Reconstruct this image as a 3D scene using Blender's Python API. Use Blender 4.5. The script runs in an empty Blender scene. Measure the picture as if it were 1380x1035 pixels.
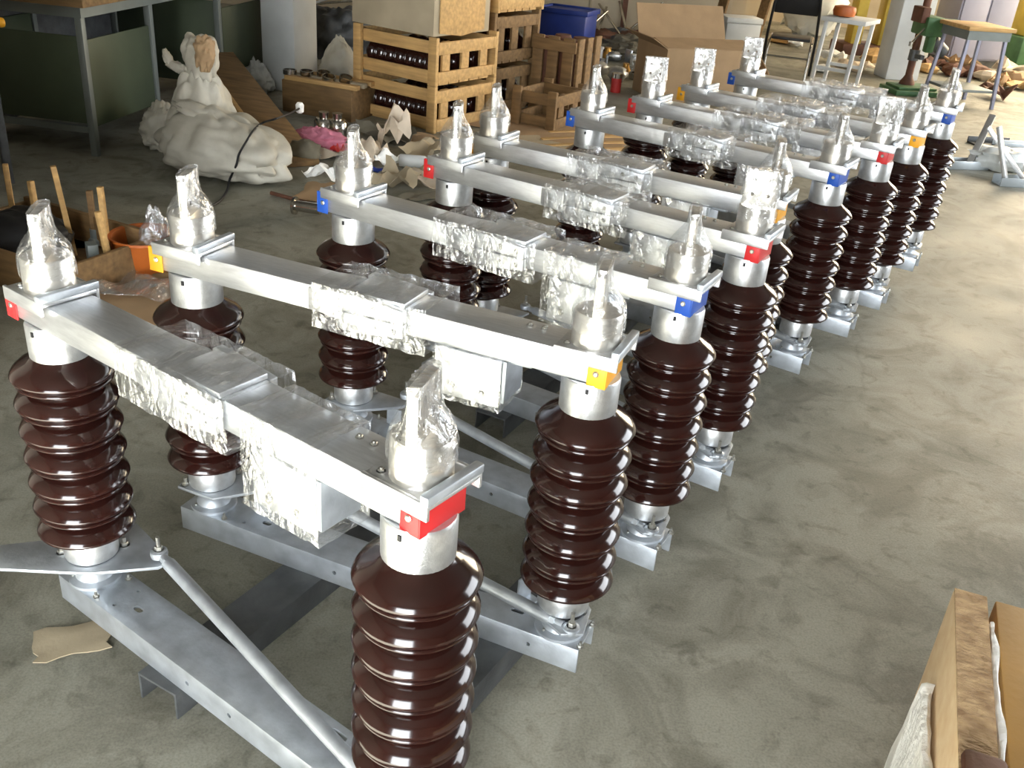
import bpy, math, random
from mathutils import Vector, Matrix, noise
random.seed(7)
R = math.radians
scene = bpy.context.scene
COL = scene.collection

# ------------------------------------------------------------------ camera
FPX, PITCH, ROLL, CAMH = 1303.0, 0.48151, 0.08428, 1.59
FW = Vector((0, math.cos(PITCH), -math.sin(PITCH)))
_rt = Vector((1, 0, 0)); _up = _rt.cross(FW)
RT = math.cos(ROLL) * _rt + math.sin(ROLL) * _up
UP = -math.sin(ROLL) * _rt + math.cos(ROLL) * _up
cd = bpy.data.cameras.new('camera'); cam = bpy.data.objects.new('camera', cd); COL.objects.link(cam)
cd.sensor_width = 36.0; cd.lens = FPX / 1380 * 36; cd.clip_start = 0.05; cd.clip_end = 200
cam.matrix_world = Matrix(((RT.x, UP.x, -FW.x, 0), (RT.y, UP.y, -FW.y, 0), (RT.z, UP.z, -FW.z, CAMH), (0, 0, 0, 1)))
scene.camera = cam

def W(u, v, z=0.0):
    """Ground point (height z) measured off the photograph."""
    r = FW + RT * ((u - 690) / FPX) - UP * ((v - 517.5) / FPX)
    return Vector((0, 0, CAMH)) + r * ((z - CAMH) / r.z)

# ------------------------------------------------------------------ world, daylight through the openings, exposure
w = bpy.data.worlds.new('world'); scene.world = w; w.use_nodes = True
w.node_tree.nodes['Background'].inputs[0].default_value = (0.85, 0.93, 1.0, 1)
w.node_tree.nodes['Background'].inputs[1].default_value = 1.2

def area(name, loc, target, sx, sy, power, color):
    l = bpy.data.lights.new(name, 'AREA'); l.shape = 'RECTANGLE'; l.size = sx; l.size_y = sy
    l.energy = power; l.color = color
    o = bpy.data.objects.new(name, l); COL.objects.link(o); o.location = loc
    d = Vector(target) - Vector(loc)
    o.rotation_euler = d.to_track_quat('-Z', 'Y').to_euler()
    return o

DOOR = area('daylight_shop_door', (-1.3, -4.4, 1.8), (-1.0, 2.0, 1.2), 2.9, 3.4, 430, (0.93, 0.97, 1.0))
SIDE = area('daylight_side_opening', (7.4, 4.2, 2.2), (0, 4.6, 0.4), 4.6, 3.0, 240, (0.93, 0.96, 1.0))
FARL = area('daylight_far_opening', (7.4, 12.0, 2.2), (1.5, 8.5, 0.3), 4.4, 3.0, 430, (1.0, 0.80, 0.52))

sl_ = bpy.data.lights.new('sun', 'SUN'); sl_.energy = 105; sl_.angle = R(0.6); sl_.color = (1.0, 0.985, 0.96)
SUN = bpy.data.objects.new('sun', sl_); COL.objects.link(SUN)
SUN.rotation_euler = Vector((-.10, .82, -.56)).to_track_quat('-Z', 'Y').to_euler()   # slants in through the shop door behind the camera

vs = scene.view_settings
vs.view_transform = 'Standard'; vs.look = 'None'; vs.gamma = 1.0; vs.use_curve_mapping = False
vs.exposure = 0.85

# ------------------------------------------------------------------ materials
def lin(c):
    return tuple(((x / 255) / 12.92 if x / 255 <= .04045 else ((x / 255 + .055) / 1.055) ** 2.4) for x in c)

MATS = {}
def mat(name, rgb, rough=0.6, metal=0.0, var=0.15, scale=6.0, bump=0.0, bscale=40.0, coat=0.0, stretch=None, rgb2=None,
        alpha=1.0, spec=0.5, trans=0.0, rvar=0.0):
    """Principled material with procedural noise in colour, roughness and relief."""
    if name in MATS: return MATS[name]
    m = bpy.data.materials.new(name); m.use_nodes = True
    nt = m.node_tree; b = nt.nodes['Principled BSDF']
    tc = nt.nodes.new('ShaderNodeTexCoord'); mp = nt.nodes.new('ShaderNodeMapping')
    nt.links.new(tc.outputs['Object'], mp.inputs[0])
    if stretch: mp.inputs['Scale'].default_value = stretch
    n = nt.nodes.new('ShaderNodeTexNoise'); n.inputs['Scale'].default_value = scale; n.inputs['Detail'].default_value = 6
    nt.links.new(mp.outputs[0], n.inputs['Vector'])
    c = lin(rgb); c2 = lin(rgb2) if rgb2 else tuple(x * (1 - var * 1.6) for x in c)
    c1 = c if rgb2 else tuple(min(1, x * (1 + var)) for x in c)
    rmp = nt.nodes.new('ShaderNodeValToRGB')
    rmp.color_ramp.elements[0].position = .3; rmp.color_ramp.elements[1].position = .7
    rmp.color_ramp.elements[0].color = (*c2, 1); rmp.color_ramp.elements[1].color = (*c1, 1)
    nt.links.new(n.outputs['Fac'], rmp.inputs[0]); nt.links.new(rmp.outputs[0], b.inputs['Base Color'])
    b.inputs['Roughness'].default_value = rough; b.inputs['Metallic'].default_value = metal
    b.inputs['Coat Weight'].default_value = coat; b.inputs['Coat Roughness'].default_value = 0.06
    b.inputs['Specular IOR Level'].default_value = spec
    b.inputs['Alpha'].default_value = alpha
    b.inputs['Transmission Weight'].default_value = trans
    if rvar:
        mr = nt.nodes.new('ShaderNodeMapRange'); mr.inputs['To Min'].default_value = rough - rvar; mr.inputs['To Max'].default_value = rough + rvar
        nt.links.new(n.outputs['Fac'], mr.inputs[0]); nt.links.new(mr.outputs[0], b.inputs['Roughness'])
    if bump:
        n2 = nt.nodes.new('ShaderNodeTexNoise'); n2.inputs['Scale'].default_value = bscale; n2.inputs['Detail'].default_value = 4
        nt.links.new(mp.outputs[0], n2.inputs['Vector'])
        bp = nt.nodes.new('ShaderNodeBump'); bp.inputs['Strength'].default_value = bump; bp.inputs['Distance'].default_value = 0.01
        nt.links.new(n2.outputs['Fac'], bp.inputs['Height']); nt.links.new(bp.outputs[0], b.inputs['Normal'])
    MATS[name] = m
    return m

ALU = mat('brushed_aluminium', (222, 224, 226), .36, .9, .06, 30, .10, 160, stretch=(1, 6, 6), rvar=.06)
CAST = mat('cast_aluminium', (205, 207, 208), .40, .9, .08, 60, .10, 260, rvar=.05)
TERM = mat('tinned_terminal', (226, 222, 214), .30, .9, .08, 30, .10, 90, rvar=.08)
GALV = mat('galvanised_steel', (186, 192, 198), .46, .75, .12, 22, .08, 120, rvar=.12)
BOLT = mat('zinc_bolt', (190, 188, 180), .30, .9, .1, 60)
GLAZE = mat('brown_porcelain_glaze', (41, 18, 14), .15, 0, .18, 14, 0, coat=.30, rgb2=(30, 13, 10), spec=.38)
DARKSTEEL = mat('dark_steel', (92, 94, 95), .5, .5, .2, 14, .1, 90)
REDP = mat('red_paint', (186, 32, 34), .45, 0, .05, 10)
YELP = mat('yellow_paint', (226, 160, 30), .45, 0, .05, 10)
BLUP = mat('blue_paint', (26, 74, 160), .45, 0, .05, 10)
RUBBER = mat('black_rubber', (22, 22, 24), .6, 0, .1, 30)
WOOD = mat('pale_crate_wood', (190, 152, 96), .7, 0, .16, 5, .2, 60, stretch=(1, 8, 8))
WOODF = mat('fresh_pine', (248, 222, 184), .6, 0, .10, 4, .1, 60, stretch=(8, 1, 8), rgb2=(234, 200, 154))
WOODD = mat('weathered_wood', (122, 94, 58), .75, 0, .22, 5, .25, 60, stretch=(1, 7, 7))
CHIP = mat('rough_sawn_edge', (206, 174, 130), .85, 0, .3, 26, 1.0, 60, stretch=(2, 1, 2), rgb2=(146, 114, 78))
PLY = mat('yellowed_plywood', (170, 128, 62), .6, 0, .15, 4, .1, 50)
CARD = mat('cardboard', (160, 132, 98), .85, 0, .08, 6, .08, 90)
CARDP = mat('pale_cardboard', (166, 152, 126), .85, 0, .08, 5, .08, 90)
PAPER = mat('crumpled_paper', (206, 190, 168), .8, 0, .12, 8, .3, 20)
SACK = mat('woven_plastic_sack', (196, 192, 178), .6, 0, .10, 5, .35, 14, rgb2=(160, 154, 138))
BAG = mat('thin_plastic_bag', (206, 210, 208), .35, 0, .08, 8, .5, 18)
GREENP = mat('olive_sheet_metal', (72, 82, 62), .55, .1, .10, 4, .03, 60)
GREYP = mat('grey_sheet_metal', (116, 122, 118), .55, .2, .10, 5)
WHITEP = mat('whitewash', (206, 208, 206), .8, 0, .08, 3, .15, 30)
SHADEW = mat('darkened_wall', (128, 124, 114), .9, 0, .10, 1.5, .1, 20)  # for walls out of view, coloured dark to cut their reflections and bounce light
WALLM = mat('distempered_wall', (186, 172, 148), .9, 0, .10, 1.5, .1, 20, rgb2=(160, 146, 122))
CEILM = mat('roof_sheet', (96, 94, 90), .9, 0, .1, 1)
BLUEB = mat('blue_plastic', (28, 52, 128), .45, 0, .1, 6)
GREENM = mat('green_machine_paint', (66, 104, 62), .5, .1, .2, 9, .05, 60)
YELM = mat('yellow_machine_paint', (186, 162, 62), .5, .1, .12, 6)
LILAC = mat('lilac_cabinet_paint', (146, 147, 164), .55, .1, .06, 4)
PINK = mat('pink_cloth', (196, 120, 140), .8, 0, .15, 10, .3, 30)
ORANGE = mat('orange_plastic', (176, 92, 34), .5, 0, .15, 8)
REDC = mat('red_can', (196, 52, 50), .4, 0, .1, 8)
BRASS = mat('brass_fitting', (184, 140, 72), .35, .8, .15, 20)
BROWN = mat('rust_brown', (98, 62, 44), .7, .1, .25, 10, .2, 40)
BLACK = mat('black_vinyl', (26, 26, 28), .4, 0, .1, 12)
CHROME = mat('chrome_tube', (190, 186, 178), .2, 1, .06, 20)
FOAM = mat('white_foam', (250, 249, 244), .9, 0, .05, 30, .6, 60)
STONE = mat('grey_rubble', (104, 98, 82), .9, 0, .2, 8, .5, 20)
GREYPL = mat('grey_plastic', (120, 132, 136), .4, 0, .1, 8)
BLUEMET = mat('pale_blue_zinc', (178, 186, 190), .4, .6, .1, 10)

def film_mat():
    m = bpy.data.materials.new('stretch_film'); m.use_nodes = True; nt = m.node_tree
    for n in list(nt.nodes): nt.nodes.remove(n)
    out = nt.nodes.new('ShaderNodeOutputMaterial'); mix = nt.nodes.new('ShaderNodeMixShader'); mix2 = nt.nodes.new('ShaderNodeMixShader')
    tr = nt.nodes.new('ShaderNodeBsdfTransparent'); tr.inputs[0].default_value = (.96, .97, .98, 1)
    gl = nt.nodes.new('ShaderNodeBsdfGlossy'); gl.inputs['Color'].default_value = (.95, .96, .97, 1); gl.inputs['Roughness'].default_value = .16
    df = nt.nodes.new('ShaderNodeBsdfDiffuse'); df.inputs['Color'].default_value = (.70, .71, .72, 1)
    tc = nt.nodes.new('ShaderNodeTexCoord'); mp = nt.nodes.new('ShaderNodeMapping'); mp.inputs['Scale'].default_value = (1.0, .35, .6)
    mp.inputs['Rotation'].default_value = (.3, .2, .5)
    nt.links.new(tc.outputs['Object'], mp.inputs[0])
    n1 = nt.nodes.new('ShaderNodeTexNoise'); n1.inputs['Scale'].default_value = 46; n1.inputs['Detail'].default_value = 4; n1.inputs['Distortion'].default_value = 1.2
    n2 = nt.nodes.new('ShaderNodeTexNoise'); n2.inputs['Scale'].default_value = 22; n2.inputs['Detail'].default_value = 4
    for n in (n1, n2): nt.links.new(mp.outputs[0], n.inputs['Vector'])
    bp = nt.nodes.new('ShaderNodeBump'); bp.inputs['Strength'].default_value = .7; bp.inputs['Distance'].default_value = .02
    nt.links.new(n1.outputs['Fac'], bp.inputs['Height']); nt.links.new(bp.outputs[0], gl.inputs['Normal']); nt.links.new(bp.outputs[0], df.inputs['Normal'])
    mr = nt.nodes.new('ShaderNodeMapRange'); mr.inputs['From Min'].default_value = .40; mr.inputs['From Max'].default_value = .68
    mr.inputs['To Min'].default_value = .16; mr.inputs['To Max'].default_value = .62
    nt.links.new(n2.outputs['Fac'], mr.inputs[0]); nt.links.new(mr.outputs[0], mix.inputs[0])
    mix2.inputs[0].default_value = .82
    nt.links.new(df.outputs[0], mix2.inputs[1]); nt.links.new(gl.outputs[0], mix2.inputs[2])
    nt.links.new(tr.outputs[0], mix.inputs[1]); nt.links.new(mix2.outputs[0], mix.inputs[2]); nt.links.new(mix.outputs[0], out.inputs[0])
    return m
FILM = film_mat()

def floor_mat():
    m = bpy.data.materials.new('stained_concrete'); m.use_nodes = True; nt = m.node_tree; b = nt.nodes['Principled BSDF']
    tc = nt.nodes.new('ShaderNodeTexCoord')
    def nz(scale, detail, dist=0.0):
        n = nt.nodes.new('ShaderNodeTexNoise'); n.inputs['Scale'].default_value = scale; n.inputs['Detail'].default_value = detail
        n.inputs['Distortion'].default_value = dist; n.inputs['Roughness'].default_value = .6
        nt.links.new(tc.outputs['Object'], n.inputs['Vector']); return n
    def ramp(src, p0, c0, p1, c1):
        r = nt.nodes.new('ShaderNodeValToRGB'); e = r.color_ramp.elements
        e[0].position = p0; e[0].color = (*lin(c0), 1); e[1].position = p1; e[1].color = (*lin(c1), 1)
        nt.links.new(src, r.inputs[0]); return r
    def mul(a, c, f):
        x = nt.nodes.new('ShaderNodeMix'); x.data_type = 'RGBA'; x.blend_type = 'MULTIPLY'; x.inputs[0].default_value = f
        nt.links.new(a, x.inputs[6]); nt.links.new(c, x.inputs[7]); return x.outputs[2]
    base = ramp(nz(.9, 8, .4).outputs['Fac'], .32, (130, 129, 116), .68, (161, 158, 144))
    blot = ramp(nz(3.2, 7, 1.2).outputs['Fac'], .36, (150, 146, 132), .56, (255, 255, 255))
    spot = ramp(nz(14, 4, .6).outputs['Fac'], .30, (150, 144, 130), .45, (255, 255, 255))
    grit = ramp(nz(180, 2).outputs['Fac'], .3, (200, 200, 196), .6, (255, 255, 255))
    c = mul(base.outputs[0], blot.outputs[0], .55); c = mul(c, spot.outputs[0], .5); c = mul(c, grit.outputs[0], .6)
    vo = nt.nodes.new('ShaderNodeTexVoronoi'); vo.feature = 'DISTANCE_TO_EDGE'; vo.inputs['Scale'].default_value = .55
    wn = nz(5, 4); va = nt.nodes.new('ShaderNodeVectorMath'); va.operation = 'ADD'
    vm = nt.nodes.new('ShaderNodeVectorMath'); vm.operation = 'SCALE'; vm.inputs['Scale'].default_value = .12
    nt.links.new(wn.outputs['Color'], vm.inputs[0]); nt.links.new(tc.outputs['Object'], va.inputs[0]); nt.links.new(vm.outputs[0], va.inputs[1])
    nt.links.new(va.outputs[0], vo.inputs['Vector'])
    crack = ramp(vo.outputs['Distance'], .0, (120, 116, 104), .006, (255, 255, 255))
    c = mul(c, crack.outputs[0], .22)
    nt.links.new(c, b.inputs['Base Color'])
    mr = nt.nodes.new('ShaderNodeMapRange'); mr.inputs['To Min'].default_value = .38; mr.inputs['To Max'].default_value = .75
    nt.links.new(nz(2.2, 5).outputs['Fac'], mr.inputs[0]); nt.links.new(mr.outputs[0], b.inputs['Roughness'])
    bp = nt.nodes.new('ShaderNodeBump'); bp.inputs['Strength'].default_value = .10; bp.inputs['Distance'].default_value = .01
    nt.links.new(nz(60, 5).outputs['Fac'], bp.inputs['Height']); nt.links.new(bp.outputs[0], b.inputs['Normal'])
    return m
FLOORM = floor_mat()

# ------------------------------------------------------------------ mesh helpers
class MB:
    def __init__(s): s.v = []; s.f = []
    def add(s, vs_, fs_, M=None):
        o = len(s.v)
        s.v += [(M @ Vector(p)) if M else Vector(p) for p in vs_]
        s.f += [[i + o for i in f] for f in fs_]
        return s
    def box(s, x0, x1, y0, y1, z0, z1, M=None):
        return s.add([(x, y, z) for z in (z0, z1) for y in (y0, y1) for x in (x0, x1)],
                     [(0, 2, 3, 1), (4, 5, 7, 6), (0, 1, 5, 4), (2, 6, 7, 3), (0, 4, 6, 2), (1, 3, 7, 5)], M)
    def bar(s, p, q, wx, wz, up=(0, 0, 1)):
        p, q = Vector(p), Vector(q); d = (q - p); L = d.length; d.normalize()
        a = d.cross(Vector(up))
        if a.length < 1e-4: a = d.cross(Vector((1, 0, 0)))
        a.normalize(); b = a.cross(d)
        M = Matrix.Translation(p) @ Matrix((a, d, b)).transposed().to_4x4()
        return s.box(-wx / 2, wx / 2, 0, L, -wz / 2, wz / 2, M)
    def lathe(s, prof, n=32, M=None, cap=True):
        vs_ = []; fs_ = []
        for r, z in prof:
            for k in range(n):
                a = 2 * math.pi * k / n; vs_.append((r * math.cos(a), r * math.sin(a), z))
        for i in range(len(prof) - 1):
            for k in range(n):
                k2 = (k + 1) % n
                fs_.append((i * n + k, i * n + k2, (i + 1) * n + k2, (i + 1) * n + k))
        if cap:
            fs_.append(tuple(reversed(range(n)))); fs_.append(tuple((len(prof) - 1) * n + k for k in range(n)))
        return s.add(vs_, fs_, M)
    def cyl(s, p, q, r, n=16, r2=None):
        p, q = Vector(p), Vector(q); d = q - p
        M = Matrix.Translation(p) @ d.to_track_quat('Z', 'Y').to_matrix().to_4x4()
        return s.lathe([(r, 0), (r if r2 is None else r2, d.length)], n, M)
    def tube(s, pts, r, n=8):
        pts = [Vector(p) for p in pts]; rings = []
        a0 = None; vs_ = []; fs_ = []
        for i, p in enumerate(pts):
            t = (pts[min(i + 1, len(pts) - 1)] - pts[max(i - 1, 0)]).normalized()
            if a0 is None:
                a0 = t.cross(Vector((0, 0, 1)))
                if a0.length < 1e-3: a0 = t.cross(Vector((1, 0, 0)))
            a = (a0 - t * a0.dot(t)).normalized(); a0 = a; b = t.cross(a)
            for k in range(n):
                g = 2 * math.pi * k / n; vs_.append(p + (a * math.cos(g) + b * math.sin(g)) * r)
        for i in range(len(pts) - 1):
            for k in range(n):
                k2 = (k + 1) % n; fs_.append((i * n + k, i * n + k2, (i + 1) * n + k2, (i + 1) * n + k))
        fs_.append(tuple(reversed(range(n)))); fs_.append(tuple((len(pts) - 1) * n + k for k in range(n)))
        return s.add(vs_, fs_)
    def prism(s, poly, z0, z1, M=None):
        n = len(poly)
        return s.add([(x, y, z0) for x, y in poly] + [(x, y, z1) for x, y in poly],
                     [tuple(reversed(range(n))), tuple(range(n, 2 * n))] + [(i, (i + 1) % n, n + (i + 1) % n, n + i) for i in range(n)], M)
    def mesh(s, name, m, smooth=False, angle=35, bevel=0.0):
        me = bpy.data.meshes.new(name); me.from_pydata([tuple(p) for p in s.v], [], s.f)
        if bevel:
            import bmesh
            bm = bmesh.new(); bm.from_mesh(me)
            bmesh.ops.recalc_face_normals(bm, faces=bm.faces)
            ed = [e for e in bm.edges if len(e.link_faces) == 2 and e.calc_face_angle(0) > R(40)]
            bmesh.ops.bevel(bm, geom=ed, offset=bevel, segments=2, affect='EDGES', profile=.5, clamp_overlap=True)
            bm.to_mesh(me); bm.free()
        me.materials.append(m)
        if smooth or bevel:
            me.shade_smooth() if hasattr(me, 'shade_smooth') else None
            me.set_sharp_from_angle(angle=R(angle))
        me.update()
        return me

def link(name, me, parent=None, loc=(0, 0, 0), rot=(0, 0, 0), scale=None):
    o = bpy.data.objects.new(name, me); COL.objects.link(o)
    o.location = loc; o.rotation_euler = rot
    if scale: o.scale = scale
    if parent: o.parent = parent
    return o
def tag(o, label, cat, group=None):
    o['label'] = label; o['category'] = cat
    if group: o['group'] = group
    return o
def thing(name, label, cat, loc=(0, 0, 0), rz=0.0, group=None):
    return tag(link(name, None, None, loc, (0, 0, rz)), label, cat, group)
def stuff_(o): o['kind'] = 'stuff'; return o
def struct(name, mb, m, **k):
    o = link(name, mb.mesh(name, m, **k)); o['kind'] = 'structure'; return o

def cut(me, cutters, m):
    """Cut real holes into a mesh."""
    a = bpy.data.objects.new('work_a', me); COL.objects.link(a)
    cm = cutters.mesh('work_b', m); b = bpy.data.objects.new('work_b', cm); COL.objects.link(b)
    md = a.modifiers.new('b', 'BOOLEAN'); md.object = b; md.operation = 'DIFFERENCE'; md.solver = 'EXACT'
    dg = bpy.context.evaluated_depsgraph_get(); dg.update()
    r = bpy.data.meshes.new_from_object(a.evaluated_get(dg)); r.name = me.name
    bpy.data.objects.remove(a); bpy.data.objects.remove(b)
    r.set_sharp_from_angle(angle=R(30))
    return r

def blob(name, m, sx, sy, sz, amp=.18, freq=3.0, seed=0, nu=28, nv=18, flat=.0, shape=None, ridge=.0):
    """Lumpy closed body sitting on z=0: sacks, bags, crumpled wrapping."""
    mb = MB(); vs_ = []; fs_ = []
    off = Vector((seed * 7.3, seed * 3.1, seed * 1.7))
    for j in range(nv + 1):
        t = math.pi * j / nv
        for i in range(nu):
            a = 2 * math.pi * i / nu
            d = Vector((math.sin(t) * math.cos(a), math.sin(t) * math.sin(a), -math.cos(t)))
            f = 1 + amp * noise.noise(d * freq + off) + amp * .5 * noise.noise(d * freq * 2.7 + off)
            if ridge: f += ridge * (abs(noise.noise(Vector((d.x, d.y, d.z * .6)) * freq * 1.5 + off * 2)) - .25) + ridge * .10 * (abs(noise.noise(d * freq * 3.0 - off)) - .2)
            p = Vector((d.x * f, d.y * f, d.z * f))
            z = (p.z + 1) / 2
            if shape:
                k, dx, dy = shape(z); p.x = p.x * k + dx; p.y = p.y * k + dy
            z = max(0.0, (z - flat) / (1 - flat))
            vs_.append((p.x * sx, p.y * sy, z * sz))
    for j in range(nv):
        for i in range(nu):
            i2 = (i + 1) % nu; fs_.append((j * nu + i, j * nu + i2, (j + 1) * nu + i2, (j + 1) * nu + i))
    mb.add(vs_, fs_)
    return mb.mesh(name, m, smooth=True, angle=60)

def scrap(name, m, sx, sy, h, seed, n=7, thick=.003):
    """Crumpled sheet of paper / card with thickness, lying on z=0."""
    mb = MB(); top = []; off = Vector((seed * 5.1, seed * 2.3, seed))
    zs = [[h * (.5 + .9 * noise.noise(Vector((i / n * 2.4, j / n * 2.4, 0)) + off)) for j in range(n + 1)] for i in range(n + 1)]
    lo = min(min(r) for r in zs)
    def P(i, j, dz):
        x = (i / n - .5) * sx * (1 + .22 * noise.noise(Vector((j * .5, seed, 1)))); y = (j / n - .5) * sy * (1 + .22 * noise.noise(Vector((i * .5, 3, seed))))
        return (x, y, zs[i][j] - lo + dz)
    vs_ = [P(i, j, thick) for i in range(n + 1) for j in range(n + 1)] + [P(i, j, 0) for i in range(n + 1) for j in range(n + 1)]
    N = (n + 1) ** 2; fs_ = []
    for i in range(n):
        for j in range(n):
            a, b, c, d = i * (n + 1) + j, (i + 1) * (n + 1) + j, (i + 1) * (n + 1) + j + 1, i * (n + 1) + j + 1
            fs_.append((a, b, c, d)); fs_.append((N + d, N + c, N + b, N + a))
    rim = [i * (n + 1) for i in range(n + 1)] + [n * (n + 1) + j for j in range(1, n + 1)] + [i * (n + 1) + n for i in range(n - 1, -1, -1)] + [j for j in range(n - 1, 0, -1)]
    for k in range(len(rim)):
        a, b = rim[k], rim[(k + 1) % len(rim)]; fs_.append((b, a, N + a, N + b))
    mb.add(vs_, fs_)
    return mb.mesh(name, m, smooth=True, angle=25)

# ------------------------------------------------------------------ the shop: floor, walls, roof
mb = MB(); mb.box(-5.2, 7.6, -4.6, 15.2, -.2, 0); struct('floor', mb, FLOORM)
mb = MB(); mb.box(-5.2, 7.6, -4.6, 15.2, 4.6, 4.75); struct('ceiling', mb, CEILM)
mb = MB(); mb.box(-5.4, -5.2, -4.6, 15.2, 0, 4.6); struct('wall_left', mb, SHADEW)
mb = MB(); mb.box(-5.2, 2.2, 12.2, 12.4, 0, 4.6); struct('wall_back', mb, WALLM)
mb = MB()   # wall behind the camera with the big shop door opening
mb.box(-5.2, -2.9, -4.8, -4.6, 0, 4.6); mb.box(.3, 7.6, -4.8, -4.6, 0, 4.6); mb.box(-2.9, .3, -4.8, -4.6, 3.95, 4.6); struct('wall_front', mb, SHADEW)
mb = MB()   # side wall with two wide openings
mb.box(7.6, 7.8, -4.6, 1.8, 0, 4.6); mb.box(7.6, 7.8, 6.6, 9.7, 0, 4.6); mb.box(7.6, 7.8, 14.3, 15.2, 0, 4.6)
for a, b in ((1.8, 6.6), (9.7, 14.3)): mb.box(7.6, 7.8, a, b, 0, .6); mb.box(7.6, 7.8, a, b, 3.8, 4.6)
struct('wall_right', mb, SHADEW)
mb = MB()   # far wall of the bay beyond, with a window opening
mb.box(2.2, 4.9, 15.2, 15.4, 0, 4.6); mb.box(7.0, 7.6, 15.2, 15.4, 0, 4.6); mb.box(4.9, 7.0, 15.2, 15.4, 0, .5); mb.box(4.9, 7.0, 15.2, 15.4, 3.6, 4.6)
struct('wall_far', mb, WALLM)
mb = MB(); mb.box(2.2, 2.4, 12.4, 15.2, 0, 4.6); struct('wall_return', mb, WALLM)
mb = MB(); mb.box(-5.2, -1.74, 2.05, 2.2, 0, 3.0); struct('shade_partition', mb, SHADEW)  # unseen partition, added to block door light and keep the left corner dark
# pillars
mb = MB(); mb.box(-.15, .15, -.15, .15, 0, 4.6)
pm = mb.mesh('pillar', WHITEP, bevel=.01)
p = W(388, 122); o = link('pillar_1', pm, None, (p.x, p.y + .1, 0), (0, 0, R(-22))); o['kind'] = 'structure'
p = W(1212, 108); o = link('pillar_2', pm, None, (p.x, p.y + .15, 0), (0, 0, R(8)), (1.2, 1.0, 1)); o['kind'] = 'structure'
# seams and pipe on the back wall
mb = MB(); mb.box(-.03, .03, -.02, .02, 0, 4.4); o = link('trim_1', mb.mesh('wall_pipe', BROWN), None, (.95, 12.17, 0)); o['kind'] = 'structure'
mb = MB(); mb.box(-.012, .012, -.01, .01, 0, 4.4); o = link('trim_2', mb.mesh('wall_strip', CARDP), None, (.55, 12.19, 0)); o['kind'] = 'structure'

# ------------------------------------------------------------------ disconnect switches
UNITS = [(-0.8949, 1.6902, -0.6012), (-0.7251, 2.0004, -0.3787), (-0.4616, 2.4879, -0.5030), (-0.2266, 2.8992, -0.5260), (-0.1301, 3.2198, -0.4786),
         (0.2169, 3.7576, -0.5684), (0.4769, 4.1090, -0.5391), (0.7235, 4.4654, -0.5785), (1.0343, 4.9871, -0.5615)]
SPAN = 0.942
# insulator: alternating large and small sheds
prof = [(.046, .700), (.053, .698), (.058, .692), (.068, .684), (.084, .674), (.0945, .664)]
for k in range(7):
    z = .654 - k * .0617
    if k: prof += [(.070, z + .0285), (.077, z + .0255), (.087, z + .0185), (.0945, z + .0105)]
    prof += [(.0985, z + .0035), (.100, z), (.0985, z - .0035), (.093, z - .006), (.084, z - .0075)]
    if k < 6:
        prof += [(.0835, z - .0095), (.090, z - .0125), (.0935, z - .0155), (.0925, z - .0185), (.085, z - .0215), (.074, z - .0235), (.0685, z - .0265), (.068, z - .030)]
prof += [(.060, .268), (.052, .258), (.050, .246)]
INS = MB().lathe(prof, 48).mesh('insulator', GLAZE, smooth=True, angle=80)
TOPCAP = MB().lathe([(.050, .684), (.0555, .686), (.057, .690), (.0575, .76), (.055, .765)], 40).mesh('top_cap', CAST, smooth=True, angle=50)
BOTCAP = MB().lathe([(.050, .203), (.0555, .205), (.0565, .210), (.0565, .252), (.054, .258), (.048, .259)], 40).mesh('bottom_cap', CAST, smooth=True, angle=50)
SLOTPLUG = MB().box(-.003, .003, -.0582, -.052, .748, .758).mesh('slot', RUBBER)
RING = MB().lathe([(.050, .193), (.053, .194), (.053, .203), (.05, .2035)], 32).mesh('seal_ring', RUBBER, smooth=True)
BEAR = MB().lathe([(.056, .135), (.056, .142), (.042, .147), (.036, .160), (.038, .178), (.046, .188), (.046, .195)], 32).mesh('bearing_housing', GALV, smooth=True, angle=40)
# base channel (web up), with slots and holes cut through
mb = MB()
mb.prism([(-.053, .07), (-.047, .07), (-.047, .129), (.047, .129), (.047, .07), (.053, .07), (.053, .135), (-.053, .135)], -.062, 1.006,
         Matrix(((0, 0, 1, 0), (1, 0, 0, 0), (0, 1, 0, 0), (0, 0, 0, 1))))
chan = mb.mesh('base_channel', GALV, bevel=.0012)
ct = MB()
def slot(x, y, l, w_):
    poly = [(x + l / 2 * sx + w_ / 2 * math.cos(a), y + w_ / 2 * math.sin(a)) for sx, aa in ((1, range(-90, 91, 30)), (-1, range(90, 271, 30))) for a in [R(t) for t in aa]]
    ct.prism(poly, .11, .15)
slot(.165, -.005, .012, .014); slot(.735, .030, .026, .017); slot(.115, .03, .001, .008); slot(.115, -.03, .001, .008); slot(.84, 0, .02, .012)
for x in (.39, .52, .89): ct.cyl((x, -.07, .103), (x, -.03, .103), .0055, 12)
CHAN = cut(chan, ct, GALV)
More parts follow.
